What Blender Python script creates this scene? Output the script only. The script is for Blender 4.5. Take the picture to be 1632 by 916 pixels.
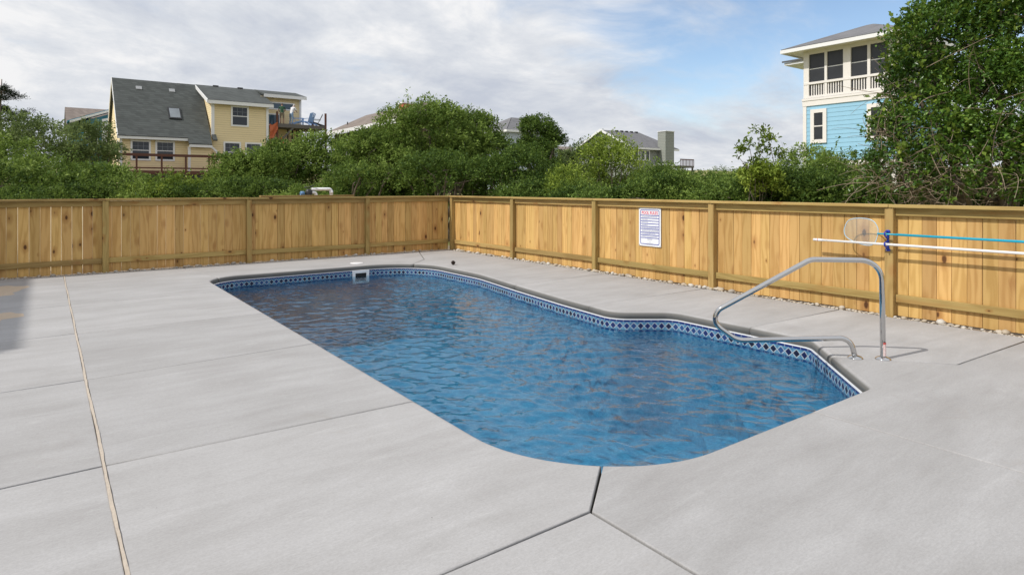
import bpy, bmesh, math, random
import numpy as np
from mathutils import Vector, Matrix, noise as mnoise

for o in list(bpy.data.objects):
    bpy.data.objects.remove(o)
scene = bpy.context.scene
COL = scene.collection
R = math.radians

# ------------------------------------------------------------------ camera
cam_d = bpy.data.cameras.new('camera')
cam = bpy.data.objects.new('camera', cam_d)
COL.objects.link(cam)
cam.location = (0, 0, 1.463)
cam.rotation_euler = (R(90), 0, R(-36.54))
cam_d.sensor_width = 36
cam_d.lens = 36 * 1004 / 1632
cam_d.shift_y = -158.5 / 1632
cam_d.clip_start = 0.05
cam_d.clip_end = 6000
scene.camera = cam

# ------------------------------------------------------------------ light
SUN = Vector((-0.735, 0.115, 0.83)).normalized()     # towards the sun
sun_el = math.asin(SUN.z)
sun_az = math.atan2(SUN.x, SUN.y)
sl = bpy.data.lights.new('sun', 'SUN')
sl.energy = 3.3
sl.angle = R(0.5)
sl.color = (1.0, 0.955, 0.88)
so = bpy.data.objects.new('sun', sl)
COL.objects.link(so)
so.rotation_euler = SUN.to_track_quat('Z', 'Y').to_euler()
so.location = SUN * 50

scene.view_settings.view_transform = 'Standard'
scene.view_settings.look = 'None'
scene.view_settings.gamma = 1
scene.view_settings.use_curve_mapping = False
scene.view_settings.exposure = 0.08


class NT:
    """small helper around a node tree"""
    def __init__(s, tree):
        s.t = tree
        s.t.nodes.clear()

    def n(s, typ, ins=None, **kw):
        nd = s.t.nodes.new(typ)
        for k, v in kw.items():
            setattr(nd, k, v)
        for k, v in (ins or {}).items():
            sock = nd.inputs[k]
            if isinstance(v, bpy.types.NodeSocket):
                s.t.links.new(v, sock)
            else:
                sock.default_value = v
        return nd

    def math(s, op, a, b=0.0, c=None, clamp=False):
        nd = s.t.nodes.new('ShaderNodeMath')
        nd.operation = op
        nd.use_clamp = clamp
        for i, v in enumerate((a, b, c)):
            if v is None:
                continue
            if isinstance(v, bpy.types.NodeSocket):
                s.t.links.new(v, nd.inputs[i])
            else:
                nd.inputs[i].default_value = v
        return nd.outputs[0]

    def vmath(s, op, a, b=(0, 0, 0)):
        nd = s.t.nodes.new('ShaderNodeVectorMath')
        nd.operation = op
        for i, v in enumerate((a, b)):
            if isinstance(v, bpy.types.NodeSocket):
                s.t.links.new(v, nd.inputs[i])
            else:
                nd.inputs[i].default_value = v
        return nd.outputs[0]

    def ramp(s, fac, stops, interp='LINEAR'):
        nd = s.t.nodes.new('ShaderNodeValToRGB')
        e = nd.color_ramp
        e.interpolation = interp
        while len(e.elements) < len(stops):
            e.elements.new(0.5)
        for el, (p, c) in zip(e.elements, stops):
            el.position = p
            el.color = (c, c, c, 1) if not hasattr(c, '__len__') else (*c[:3], 1)
        s.t.links.new(fac, nd.inputs[0])
        return nd.outputs[0]

    def mix(s, fac, a, b, blend='MIX'):
        nd = s.t.nodes.new('ShaderNodeMix')
        nd.data_type = 'RGBA'
        nd.blend_type = blend
        for sock, v in ((nd.inputs[0], fac), (nd.inputs[6], a), (nd.inputs[7], b)):
            if isinstance(v, bpy.types.NodeSocket):
                s.t.links.new(v, sock)
            elif sock == nd.inputs[0]:
                sock.default_value = v
            else:
                sock.default_value = (*v[:3], 1)
        return nd.outputs[2]

    def noise(s, vec, scale, detail=4, rough=0.55, dist=0.0, out=0):
        nd = s.n('ShaderNodeTexNoise', {'Scale': scale, 'Detail': detail, 'Roughness': rough, 'Distortion': dist})
        s.t.links.new(vec, nd.inputs['Vector'])
        return nd.outputs[out]

    def smooth(s, v, lo, hi):
        nd = s.n('ShaderNodeMapRange', {'From Min': lo, 'From Max': hi}, interpolation_type='SMOOTHSTEP')
        s.t.links.new(v, nd.inputs['Value'])
        return nd.outputs[0]


# ------------------------------------------------------------------ sky
world = bpy.data.worlds.new('World')
scene.world = world
world.use_nodes = True
w = NT(world.node_tree)
sky = w.n('ShaderNodeTexSky', sky_type='NISHITA', sun_disc=False, sun_elevation=sun_el,
          sun_rotation=sun_az, altitude=5, air_density=1.0, dust_density=0.6, ozone_density=1.5)
tc = w.n('ShaderNodeTexCoord')
sep = w.n('ShaderNodeSeparateXYZ', {0: tc.outputs['Generated']})
zz = w.math('ADD', w.math('MAXIMUM', sep.outputs[2], 0.0), 0.30)
cp = w.n('ShaderNodeCombineXYZ', {0: w.math('DIVIDE', sep.outputs[0], zz), 1: w.math('DIVIDE', sep.outputs[1], zz), 2: 3.7})
cpv = cp.outputs[0]
warp = w.n('ShaderNodeTexNoise', {'Scale': 0.6, 'Detail': 3})
w.t.links.new(cpv, warp.inputs['Vector'])
cpw = w.vmath('ADD', cpv, w.vmath('SCALE', warp.outputs['Color']))
cpw.node.inputs[1].links[0].from_node.inputs['Scale'].default_value = 0.9
n_big = w.noise(cpw, 1.5, 8, 0.58)
n_wisp = w.noise(w.vmath('MULTIPLY', cpw, (1.0, 1.5, 1.0)), 2.6, 8, 0.62)
# the clear part of the sky lies to the east, the cloud bank everywhere else
bd = w.n('ShaderNodeVectorMath', {0: tc.outputs['Generated'], 1: (0.86, 0.40, 0.33)}, operation='DOT_PRODUCT').outputs['Value']
clear = w.smooth(bd, 0.83, 1.0)
low = w.smooth(sep.outputs[2], 0.22, 0.05)
cov = w.math('ADD', w.math('MULTIPLY', n_big, 0.68), w.math('MULTIPLY', n_wisp, 0.52))
cov = w.math('SUBTRACT', w.math('ADD', cov, 0.22), w.math('MULTIPLY', clear, 0.32))
cov = w.math('ADD', cov, w.math('MULTIPLY', low, 0.26))
mask = w.smooth(cov, 0.45, 0.79)
shade_n = w.noise(cpw, 3.8, 9, 0.62)
shade_b = w.noise(cpv, 0.8, 3, 0.5)
sh = w.math('ADD', w.math('MULTIPLY', shade_n, 0.72), w.math('MULTIPLY', shade_b, 0.46))
ccol = w.ramp(sh, [(0.42, (0.62, 0.665, 0.76)), (0.53, (0.74, 0.775, 0.84)), (0.61, (0.84, 0.865, 0.91)), (0.70, (1.0, 1.0, 1.01))])
bg1 = w.n('ShaderNodeBackground', {'Strength': 0.15})
w.t.links.new(sky.outputs[0], bg1.inputs[0])
bg2 = w.n('ShaderNodeBackground', {'Strength': 1.0})
w.t.links.new(ccol, bg2.inputs[0])
w.t.links.new(w.math('ADD', 0.84, w.math('MULTIPLY', w.math('MAXIMUM', sep.outputs[2], 0.0), 0.10)), bg2.inputs[1])   # an overcast deck is brighter overhead
mx = w.n('ShaderNodeMixShader')
w.t.links.new(mask, mx.inputs[0])
w.t.links.new(bg1.outputs[0], mx.inputs[1])
w.t.links.new(bg2.outputs[0], mx.inputs[2])
wo = w.n('ShaderNodeOutputWorld')
w.t.links.new(mx.outputs[0], wo.inputs[0])

# ------------------------------------------------------------------ object helpers
def tag(o, label=None, cat=None, group=None, kind=None):
    if label: o['label'] = label
    if cat: o['category'] = cat
    if group: o['group'] = group
    if kind: o['kind'] = kind
    return o


def thing(name, label, cat, loc=(0, 0, 0), rotz=0.0, group=None):
    o = bpy.data.objects.new(name, None)
    o.empty_display_size = 0.2
    COL.objects.link(o)
    o.location = loc
    o.rotation_euler = (0, 0, rotz)
    return tag(o, label, cat, group)


def origin(o):
    v = Vector((0, 0, 0))
    while o is not None:
        v += Vector(o.location)
        o = o.parent
    return v


def link(name, me, parent=None, loc=(0, 0, 0)):
    o = bpy.data.objects.new(name, me)
    COL.objects.link(o)
    o.location = loc
    if parent is not None:
        o.parent = parent
    return o


class MB:
    """collects simple solids, then links them as one mesh object"""
    def __init__(s):
        s.v = []
        s.f = []
        s.sm = []

    def add(s, vs, fs, smooth=False):
        b = len(s.v)
        s.v += [tuple(p) for p in vs]
        s.f += [tuple(i + b for i in f) for f in fs]
        s.sm += [smooth] * len(fs)
        return s

    def box(s, x0, x1, y0, y1, z0, z1):
        return s.add([(x0, y0, z0), (x1, y0, z0), (x1, y1, z0), (x0, y1, z0), (x0, y0, z1), (x1, y0, z1), (x1, y1, z1), (x0, y1, z1)],
                     [(0, 3, 2, 1), (4, 5, 6, 7), (0, 1, 5, 4), (1, 2, 6, 5), (2, 3, 7, 6), (3, 0, 4, 7)])

    def bbox(s, x0, x1, y0, y1, z0, z1, b=0.003):
        """box with chamfered edges"""
        bm = bmesh.new()
        bmesh.ops.create_cube(bm, size=1)
        for v in bm.verts:
            v.co = Vector((x0 + (v.co.x + .5) * (x1 - x0), y0 + (v.co.y + .5) * (y1 - y0), z0 + (v.co.z + .5) * (z1 - z0)))
        bmesh.ops.bevel(bm, geom=list(bm.edges), offset=b, segments=1, affect='EDGES', profile=.5)
        s.add([v.co[:] for v in bm.verts], [[v.index for v in f.verts] for f in bm.faces])
        bm.free()
        return s

    def prism(s, poly, axis, a0, a1):
        """poly: 2-D points in the plane normal to axis; extruded a0..a1"""
        n = len(poly)
        def P(p, a):
            return {'x': (a, p[0], p[1]), 'y': (p[0], a, p[1]), 'z': (p[0], p[1], a)}[axis]
        vs = [P(p, a0) for p in poly] + [P(p, a1) for p in poly]
        fs = [tuple(range(n)), tuple(range(2 * n - 1, n - 1, -1))]
        fs += [(i, i + n, (i + 1) % n + n, (i + 1) % n) for i in range(n)]
        return s.add(vs, fs)

    def slab(s, pts, t):
        """a quad of four corner points thickened by t along its normal"""
        p = [Vector(q) for q in pts]
        nrm = (p[1] - p[0]).cross(p[2] - p[0]).normalized() * t
        vs = p + [q + nrm for q in p]
        n = len(p)
        return s.add([v[:] for v in vs], [tuple(range(n))[::-1], tuple(range(n, 2 * n))] + [(i, (i + 1) % n, (i + 1) % n + n, i + n) for i in range(n)])

    def bar(s, a, b, w_, h_=None):
        """square bar between two points"""
        h_ = h_ or w_
        a, b = Vector(a), Vector(b)
        d = (b - a).normalized()
        up = Vector((0, 0, 1)) if abs(d.z) < .95 else Vector((0, 1, 0))
        x = d.cross(up).normalized() * w_ / 2
        y = x.cross(d).normalized() * h_ / 2
        vs = [a - x - y, a + x - y, a + x + y, a - x + y, b - x - y, b + x - y, b + x + y, b - x + y]
        return s.add([v[:] for v in vs], [(0, 3, 2, 1), (4, 5, 6, 7), (0, 1, 5, 4), (1, 2, 6, 5), (2, 3, 7, 6), (3, 0, 4, 7)])

    def tube(s, pts, r, n=8, caps=True):
        pts = [Vector(p) for p in pts]
        rs = r if hasattr(r, '__len__') else [r] * len(pts)
        t0 = (pts[1] - pts[0]).normalized()
        u = t0.cross(Vector((0, 0, 1)))
        if u.length < .1:
            u = t0.cross(Vector((0, 1, 0)))
        u.normalize()
        vs, fs = [], []
        for i, p in enumerate(pts):
            t = (pts[min(i + 1, len(pts) - 1)] - pts[max(i - 1, 0)]).normalized()
            u = (u - t * u.dot(t)).normalized()
            v = t.cross(u)
            for k in range(n):
                a = 2 * math.pi * k / n
                vs.append((p + (u * math.cos(a) + v * math.sin(a)) * rs[i])[:])
        for i in range(len(pts) - 1):
            for k in range(n):
                a, b = i * n + k, i * n + (k + 1) % n
                fs.append((a, b, b + n, a + n))
        s.add(vs, fs, True)
        if caps:
            b = len(s.v) - len(vs)
            s.f += [tuple(b + k for k in range(n))[::-1], tuple(b + (len(pts) - 1) * n + k for k in range(n))]
            s.sm += [False, False]
        return s

    def lathe(s, prof, c, n=24):
        vs, fs = [], []
        for r, z in prof:
            for k in range(n):
                a = 2 * math.pi * k / n
                vs.append((c[0] + r * math.cos(a), c[1] + r * math.sin(a), c[2] + z))
        for i in range(len(prof) - 1):
            for k in range(n):
                a, b = i * n + k, i * n + (k + 1) % n
                fs.append((a, b, b + n, a + n))
        fs.append(tuple(range(n))[::-1])
        fs.append(tuple((len(prof) - 1) * n + k for k in range(n)))
        return s.add(vs, fs, True)

    def mesh(s, name, mat):
        me = bpy.data.meshes.new(name)
        me.from_pydata(s.v, [], s.f)
        me.polygons.foreach_set('use_smooth', s.sm)
        me.materials.append(mat)
        bm = bmesh.new()
        bm.from_mesh(me)
        bmesh.ops.recalc_face_normals(bm, faces=list(bm.faces))
        bm.to_mesh(me)
        bm.free()
        me.update()
        return me

    def build(s, name, mat, parent=None, local=False):
        """coordinates are world coordinates unless local"""
        me = s.mesh(name, mat)
        if parent is not None and not local:
            me.transform(Matrix.Translation(-origin(parent)))
        return link(name, me, parent)


def np_mesh(name, V, F, mat, smooth=False):
    """mesh of equal-sized polygons from numpy arrays"""
    k = F.shape[1]
    me = bpy.data.meshes.new(name)
    me.vertices.add(len(V))
    me.vertices.foreach_set('co', np.ascontiguousarray(V, dtype=np.float32).ravel())
    me.loops.add(F.size)
    me.loops.foreach_set('vertex_index', np.ascontiguousarray(F, dtype=np.int32).ravel())
    me.polygons.add(len(F))
    me.polygons.foreach_set('loop_start', np.arange(0, F.size, k, dtype=np.int32))
    if smooth:
        me.polygons.foreach_set('use_smooth', np.ones(len(F), dtype=bool))
    me.materials.append(mat)
    me.update(calc_edges=True)
    return me


# ------------------------------------------------------------------ materials
MATS = {}


def new_mat(name):
    m = bpy.data.materials.new(name)
    m.use_nodes = True
    MATS[name] = m
    return m, NT(m.node_tree)


def finish(t, shader):
    o = t.n('ShaderNodeOutputMaterial')
    t.t.links.new(shader, o.inputs[0])


def plain(name, col, rough=.6, metal=0.0, var=.12, scale=6.0, bump=.0, bscale=60.0, stretch=(1, 1, 1), spec=.5):
    m, t = new_mat(name)
    tcn = t.n('ShaderNodeTexCoord')
    vec = t.vmath('MULTIPLY', tcn.outputs['Object'], stretch)
    n1 = t.noise(vec, scale, 5, .6)
    c = t.mix(n1, tuple(x * (1 - var) for x in col), tuple(min(1, x * (1 + var)) for x in col))
    b = t.n('ShaderNodeBsdfPrincipled', {'Roughness': rough, 'Metallic': metal, 'Specular IOR Level': spec})
    t.t.links.new(c, b.inputs['Base Color'])
    if bump:
        bn = t.n('ShaderNodeBump', {'Strength': bump, 'Distance': .01})
        t.t.links.new(t.noise(vec, bscale, 4, .6), bn.inputs['Height'])
        t.t.links.new(bn.outputs[0], b.inputs['Normal'])
    finish(t, b.outputs[0])
    return m


def wood(name, axis, light, dark, knots=.5, gap=.08):
    """sawn pine: long grain on the given local axis, knots, board to board variation"""
    m, t = new_mat(name)
    tcn = t.n('ShaderNodeTexCoord')
    oi = t.n('ShaderNodeObjectInfo')
    off = t.math('MULTIPLY', oi.outputs['Random'], 53.0)
    offv = t.n('ShaderNodeCombineXYZ', {0: off, 1: 0.0, 2: t.math('MULTIPLY', off, 1.7)}).outputs[0]
    sp = t.n('ShaderNodeSeparateXYZ', {0: tcn.outputs['Object']})
    if axis == 'z':
        v = t.n('ShaderNodeCombineXYZ', {0: sp.outputs[0], 1: sp.outputs[1], 2: sp.outputs[2]}).outputs[0]
    else:
        v = t.n('ShaderNodeCombineXYZ', {0: sp.outputs[2], 1: sp.outputs[1], 2: sp.outputs[0]}).outputs[0]
    v = t.vmath('ADD', v, offv)
    # knots
    kv = t.vmath('MULTIPLY', v, (1.0, 0.0, 0.55))
    vor = t.n('ShaderNodeTexVoronoi', {'Scale': 6.2, 'Randomness': 1.0}, feature='F1')
    t.t.links.new(kv, vor.inputs['Vector'])
    vs = t.n('ShaderNodeSeparateColor', {0: vor.outputs['Color']})
    keep = t.math('GREATER_THAN', vs.outputs[0], 1 - knots)
    rad = t.math('ADD', t.math('MULTIPLY', t.math('POWER', vs.outputs[1], 2.0), .130), .055)
    wob = t.noise(t.vmath('MULTIPLY', v, (1, 1, .6)), 40, 2, .5)
    kd = t.math('ADD', vor.outputs['Distance'], t.math('MULTIPLY', t.math('SUBTRACT', wob, .5), .05))
    kd = t.math('DIVIDE', kd, rad)
    core = t.math('MULTIPLY', t.smooth(kd, 1.05, .55), keep)
    halo = t.math('MULTIPLY', t.smooth(kd, 3.2, .8), keep)
    # grain bends round the knots
    gb = t.n('ShaderNodeCombineXYZ', {0: t.math('MULTIPLY', halo, .02), 1: 0.0, 2: 0.0}).outputs[0]
    gv = t.vmath('ADD', v, gb)
    low = t.noise(t.vmath('MULTIPLY', gv, (7, 7, .9)), 1.0, 2, .5)
    rings = t.math('ADD', t.math('MULTIPLY', t.n('ShaderNodeSeparateXYZ', {0: gv}).outputs[0], 55.0), t.math('MULTIPLY', low, 26.0))
    rings = t.math('ADD', t.math('MULTIPLY', t.math('SINE', rings), .5), .5)
    rings = t.math('POWER', rings, 2.2)
    fine = t.noise(t.vmath('MULTIPLY', gv, (220, 220, 5)), 1.0, 3, .6)
    base = t.mix(t.math('MULTIPLY', rings, .62), light, dark)
    base = t.mix(t.math('MULTIPLY', fine, .30), base, tuple(x * .72 for x in dark))
    stain = t.smooth(t.noise(t.vmath('MULTIPLY', v, (9, 9, .8)), 1.0, 3, .55), .60, .78)
    base = t.mix(t.math('MULTIPLY', stain, .50), base, (.36, .17, .05))
    base = t.mix(t.math('MULTIPLY', halo, .55), base, (.33, .15, .045))
    base = t.mix(t.math('MULTIPLY', core, .94), base, (.085, .035, .014))
    hs = t.n('ShaderNodeHueSaturation', {'Hue': t.math('ADD', .496, t.math('MULTIPLY', oi.outputs['Random'], .010)),
                                         'Saturation': 1.0,
                                         'Value': t.math('ADD', .80, t.math('MULTIPLY', t.math('FRACT', t.math('MULTIPLY', oi.outputs['Random'], 17.3)), .36))})
    t.t.links.new(base, hs.inputs['Color'])
    b = t.n('ShaderNodeBsdfPrincipled', {'Roughness': .72, 'Specular IOR Level': .25})
    t.t.links.new(hs.outputs[0], b.inputs['Base Color'])
    bn = t.n('ShaderNodeBump', {'Strength': .35, 'Distance': .003})
    t.t.links.new(t.math('SUBTRACT', t.math('ADD', fine, t.math('MULTIPLY', rings, .3)), core), bn.inputs['Height'])
    t.t.links.new(bn.outputs[0], b.inputs['Normal'])
    finish(t, b.outputs[0])
    return m


PINE_L, PINE_D = (.66, .415, .158), (.46, .255, .078)
TREAT_L, TREAT_D = (.44, .31, .118), (.30, .195, .064)
M_BOARD = wood('pine_board', 'z', PINE_L, PINE_D, .72)
M_POST = wood('treated_post', 'z', TREAT_L, TREAT_D, .5)
M_RAIL = wood('treated_rail', 'x', TREAT_L, TREAT_D, .5)


def concrete_mat():
    m, t = new_mat('brushed_concrete')
    tcn = t.n('ShaderNodeTexCoord')
    P = tcn.outputs['Object']
    oi = t.n('ShaderNodeObjectInfo')
    off = t.n('ShaderNodeCombineXYZ', {0: t.math('MULTIPLY', oi.outputs['Random'], 31.0), 1: t.math('MULTIPLY', oi.outputs['Random'], 17.0), 2: 0.0}).outputs[0]
    V = t.vmath('ADD', P, off)
    sweep = t.noise(t.vmath('MULTIPLY', V, (.55, 2.6, 1)), 1.0, 5, .62, .6)
    blotch = t.noise(V, 1.3, 6, .6, .4)
    mid = t.noise(t.vmath('MULTIPLY', V, (2.0, 9.0, 1)), 1.0, 4, .6, .8)
    speck = t.noise(V, 160, 3, .7)
    f = t.math('ADD', t.math('MULTIPLY', sweep, .42), t.math('ADD', t.math('MULTIPLY', blotch, .33), t.math('MULTIPLY', mid, .25)))
    col = t.ramp(f, [(.30, (.322, .311, .309)), (.45, (.385, .377, .377)), (.56, (.430, .423, .426)), (.70, (.500, .495, .50))])
    white = t.smooth(t.noise(t.vmath('MULTIPLY', V, (.8, 4.5, 1)), 1.7, 6, .65, 1.2), .60, .72)
    col = t.mix(t.math('MULTIPLY', white, .17), col, (.64, .64, .64))
    col = t.mix(t.math('MULTIPLY', t.smooth(speck, .35, .2), .35), col, (.28, .27, .25))
    grit = t.noise(t.vmath('MULTIPLY', V, (30, 120, 40)), 1.0, 4, .75)
    grit2 = t.noise(V, 85, 4, .75)
    gm = t.math('ADD', t.math('MULTIPLY', grit, .5), t.math('MULTIPLY', grit2, .5))
    col = t.mix(t.smooth(gm, .62, .38), col, t.mix(.28, col, (.20, .193, .185)))
    edge_stain = t.smooth(t.noise(V, 2.3, 6, .7, 1.0), .60, .75)
    col = t.mix(t.math('MULTIPLY', edge_stain, .26), col, (.30, .275, .245))
    dk = t.n('ShaderNodeTexVoronoi', {'Scale': 3.1}, feature='F1')
    t.t.links.new(V, dk.inputs['Vector'])
    col = t.mix(t.math('MULTIPLY', t.smooth(dk.outputs['Distance'], .016, .008), .7), col, (.10, .085, .07))
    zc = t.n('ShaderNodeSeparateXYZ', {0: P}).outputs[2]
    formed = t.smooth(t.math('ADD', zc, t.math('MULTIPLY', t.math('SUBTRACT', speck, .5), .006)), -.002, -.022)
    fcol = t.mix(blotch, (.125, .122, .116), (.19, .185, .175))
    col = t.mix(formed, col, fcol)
    val = t.math('ADD', .905, t.math('MULTIPLY', oi.outputs['Random'], .09))
    hs = t.n('ShaderNodeHueSaturation', {'Value': val, 'Saturation': 1.0})
    t.t.links.new(col, hs.inputs['Color'])
    b = t.n('ShaderNodeBsdfPrincipled', {'Roughness': .82, 'Specular IOR Level': .3})
    t.t.links.new(hs.outputs[0], b.inputs['Base Color'])
    broom = t.noise(t.vmath('MULTIPLY', V, (14, 230, 60)), 1.0, 3, .6)
    bn = t.n('ShaderNodeBump', {'Strength': .45, 'Distance': .004})
    t.t.links.new(t.math('ADD', broom, t.math('MULTIPLY', speck, .5)), bn.inputs['Height'])
    t.t.links.new(bn.outputs[0], b.inputs['Normal'])
    finish(t, b.outputs[0])
    return m


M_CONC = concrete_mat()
M_EDGE = plain('formed_concrete_edge', (.135, .132, .126), .8, var=.18, scale=7, bump=.25, bscale=90)
M_BASE = plain('packed_dirt', (.10, .085, .07), .9, var=.3, scale=9)
M_FOAM = plain('expansion_foam', (.47, .405, .335), .85, var=.22, scale=40, bump=.4, bscale=120)
M_BEAD = plain('white_track', (.80, .81, .84), .35, var=.04)
M_WHITE = plain('white_plastic', (.80, .80, .82), .35, var=.03)
M_DARKHOLE = plain('dark_void', (.012, .012, .014), .7)


def liner_mat(border):
    m, t = new_mat('pool_liner_border' if border else 'pool_liner')
    tcn = t.n('ShaderNodeTexCoord')
    P = tcn.outputs['Object']
    n1 = t.noise(P, 9, 4, .6)
    n2 = t.noise(P, 38, 3, .6)
    f = t.math('ADD', t.math('MULTIPLY', n1, .5), t.math('MULTIPLY', n2, .5))
    body = t.ramp(f, [(.38, (.038, .165, .28)), (.52, (.062, .24, .38)), (.64, (.115, .33, .47))])
    col = body
    if border:
        uv = t.n('ShaderNodeUVMap')
        s = t.n('ShaderNodeSeparateXYZ', {0: uv.outputs[0]})
        U = t.math('DIVIDE', s.outputs[0], .082)
        cell = t.math('FLOOR', U)
        fu = t.math('ABSOLUTE', t.math('SUBTRACT', t.math('FRACT', U), .5))
        fv = t.math('ABSOLUTE', t.math('DIVIDE', t.math('ADD', s.outputs[1], .165), .086))
        dsum = t.math('ADD', fu, fv)
        wn = t.n('ShaderNodeTexWhiteNoise', noise_dimensions='1D')
        t.t.links.new(cell, wn.inputs['W'])
        dcol = t.ramp(wn.outputs['Value'], [(0, (.008, .010, .022)), (.35, (.008, .016, .085)), (.7, (.012, .035, .17)), (1, (.03, .10, .26))])
        dcol = t.mix(t.math('MULTIPLY', n2, .4), dcol, (.01, .02, .05))
        lite = t.ramp(n2, [(.35, (.045, .14, .26)), (.65, (.13, .30, .43))])
        bandc = t.mix(t.smooth(dsum, .452, .440), lite, dcol)
        line = t.math('MULTIPLY', t.smooth(dsum, .435, .450), t.smooth(dsum, .515, .50))
        bandc = t.mix(line, bandc, (.62, .64, .63))
        # thin navy course above and below, white joints
        strip = t.math('GREATER_THAN', s.outputs[1], -.119)
        strip2 = t.math('LESS_THAN', s.outputs[1], -.211)
        sj = t.smooth(t.math('ABSOLUTE', t.math('SUBTRACT', t.math('FRACT', t.math('MULTIPLY', U, 1.0)), .5)), .455, .49)
        navy = t.mix(t.math('MULTIPLY', sj, .8), (.012, .03, .16), (.55, .58, .6))
        bandc = t.mix(strip, bandc, navy)
        bandc = t.mix(strip2, bandc, navy)
        inb = t.math('GREATER_THAN', s.outputs[1], -.232)
        col = t.mix(inb, body, bandc)
    b = t.n('ShaderNodeBsdfPrincipled', {'Roughness': .35, 'Specular IOR Level': .4})
    t.t.links.new(col, b.inputs['Base Color'])
    finish(t, b.outputs[0])
    return m


M_LINER = liner_mat(False)
M_BORDER = liner_mat(True)


def water_mat():
    m, t = new_mat('pool_water')
    tcn = t.n('ShaderNodeTexCoord')
    P = tcn.outputs['Object']
    n1 = t.noise(t.vmath('MULTIPLY', P, (9, 8, 1)), 1.0, 3, .5, .6)
    n2 = t.noise(P, 30, 2, .5, .5)
    bn = t.n('ShaderNodeBump', {'Strength': .35, 'Distance': .010})
    t.t.links.new(t.math('ADD', n1, t.math('MULTIPLY', n2, .22)), bn.inputs['Height'])
    N = bn.outputs[0]
    fr = t.n('ShaderNodeFresnel', {'IOR': 1.33})
    t.t.links.new(N, fr.inputs['Normal'])
    gl = t.n('ShaderNodeBsdfGlossy', {'Roughness': .015, 'Color': (1, 1, 1, 1)})
    t.t.links.new(N, gl.inputs['Normal'])
    tr = t.n('ShaderNodeBsdfTransparent', {'Color': (.66, .90, .97, 1)})
    rf = t.n('ShaderNodeBsdfRefraction', {'Color': (.70, .92, .98, 1), 'IOR': 1.33, 'Roughness': .0})
    t.t.links.new(N, rf.inputs['Normal'])
    m1 = t.n('ShaderNodeMixShader', {0: .18})
    t.t.links.new(tr.outputs[0], m1.inputs[1])
    t.t.links.new(rf.outputs[0], m1.inputs[2])
    m2 = t.n('ShaderNodeMixShader')
    t.t.links.new(fr.outputs[0], m2.inputs[0])
    t.t.links.new(m1.outputs[0], m2.inputs[1])
    t.t.links.new(gl.outputs[0], m2.inputs[2])
    finish(t, m2.outputs[0])
    return m


M_WATER = water_mat()


def leaf_mat(name, dark, mid, lite, trans=.35, gloss=.5, spec=.14):
    m, t = new_mat(name)
    at = t.n('ShaderNodeAttribute', attribute_name='tint')
    c = t.ramp(at.outputs['Fac'], [(0, dark), (.45, mid), (.88, lite), (1, tuple(x * 1.2 for x in lite))])
    b = t.n('ShaderNodeBsdfPrincipled', {'Roughness': gloss, 'Specular IOR Level': spec})
    t.t.links.new(c, b.inputs['Base Color'])
    tr = t.n('ShaderNodeBsdfTranslucent')
    t.t.links.new(t.mix(.5, c, tuple(x for x in lite)), tr.inputs[0])
    mxs = t.n('ShaderNodeMixShader', {0: trans})
    t.t.links.new(b.outputs[0], mxs.inputs[1])
    t.t.links.new(tr.outputs[0], mxs.inputs[2])
    finish(t, mxs.outputs[0])
    return m


L_MID = leaf_mat('leaf_mid_green', (.030, .066, .010), (.090, .155, .024), (.25, .34, .075))
L_DARK = leaf_mat('leaf_dark_green', (.018, .044, .008), (.055, .105, .018), (.17, .25, .050))
L_LIME = leaf_mat('leaf_yellow_green', (.055, .095, .012), (.135, .205, .028), (.33, .42, .07))
L_GREY = leaf_mat('leaf_grey_green', (.055, .085, .028), (.110, .160, .046), (.22, .28, .10))
L_GLOSS = leaf_mat('leaf_glossy', (.024, .062, .010), (.062, .135, .020), (.19, .31, .045), .25, .30, .35)
L_NEEDLE = leaf_mat('needles', (.010, .020, .012), (.022, .038, .022), (.045, .065, .035), .1, .6)
M_BARK = plain('bark', (.16, .13, .10), .9, var=.4, scale=14, bump=.6, bscale=40)
M_TWIG = plain('dry_twig', (.27, .21, .15), .85, var=.35, scale=20)
M_GREYTWIG = plain('grey_twig', (.20, .18, .15), .85, var=.3, scale=20)


def ground_mat():
    m, t = new_mat('dune_ground')
    tcn = t.n('ShaderNodeTexCoord')
    P = tcn.outputs['Object']
    n1 = t.noise(P, .22, 6, .62)
    n2 = t.noise(P, 2.2, 5, .65)
    f = t.math('ADD', t.math('MULTIPLY', n1, .55), t.math('MULTIPLY', n2, .45))
    c = t.ramp(f, [(.36, (.08, .11, .03)), (.48, (.20, .20, .075)), (.58, (.42, .35, .20)), (.7, (.52, .45, .31))])
    b = t.n('ShaderNodeBsdfPrincipled', {'Roughness': .95, 'Specular IOR Level': .1})
    t.t.links.new(c, b.inputs['Base Color'])
    bn = t.n('ShaderNodeBump', {'Strength': .6, 'Distance': .08})
    t.t.links.new(n2, bn.inputs['Height'])
    t.t.links.new(bn.outputs[0], b.inputs['Normal'])
    finish(t, b.outputs[0])
    return m


M_GROUND = ground_mat()


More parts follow.
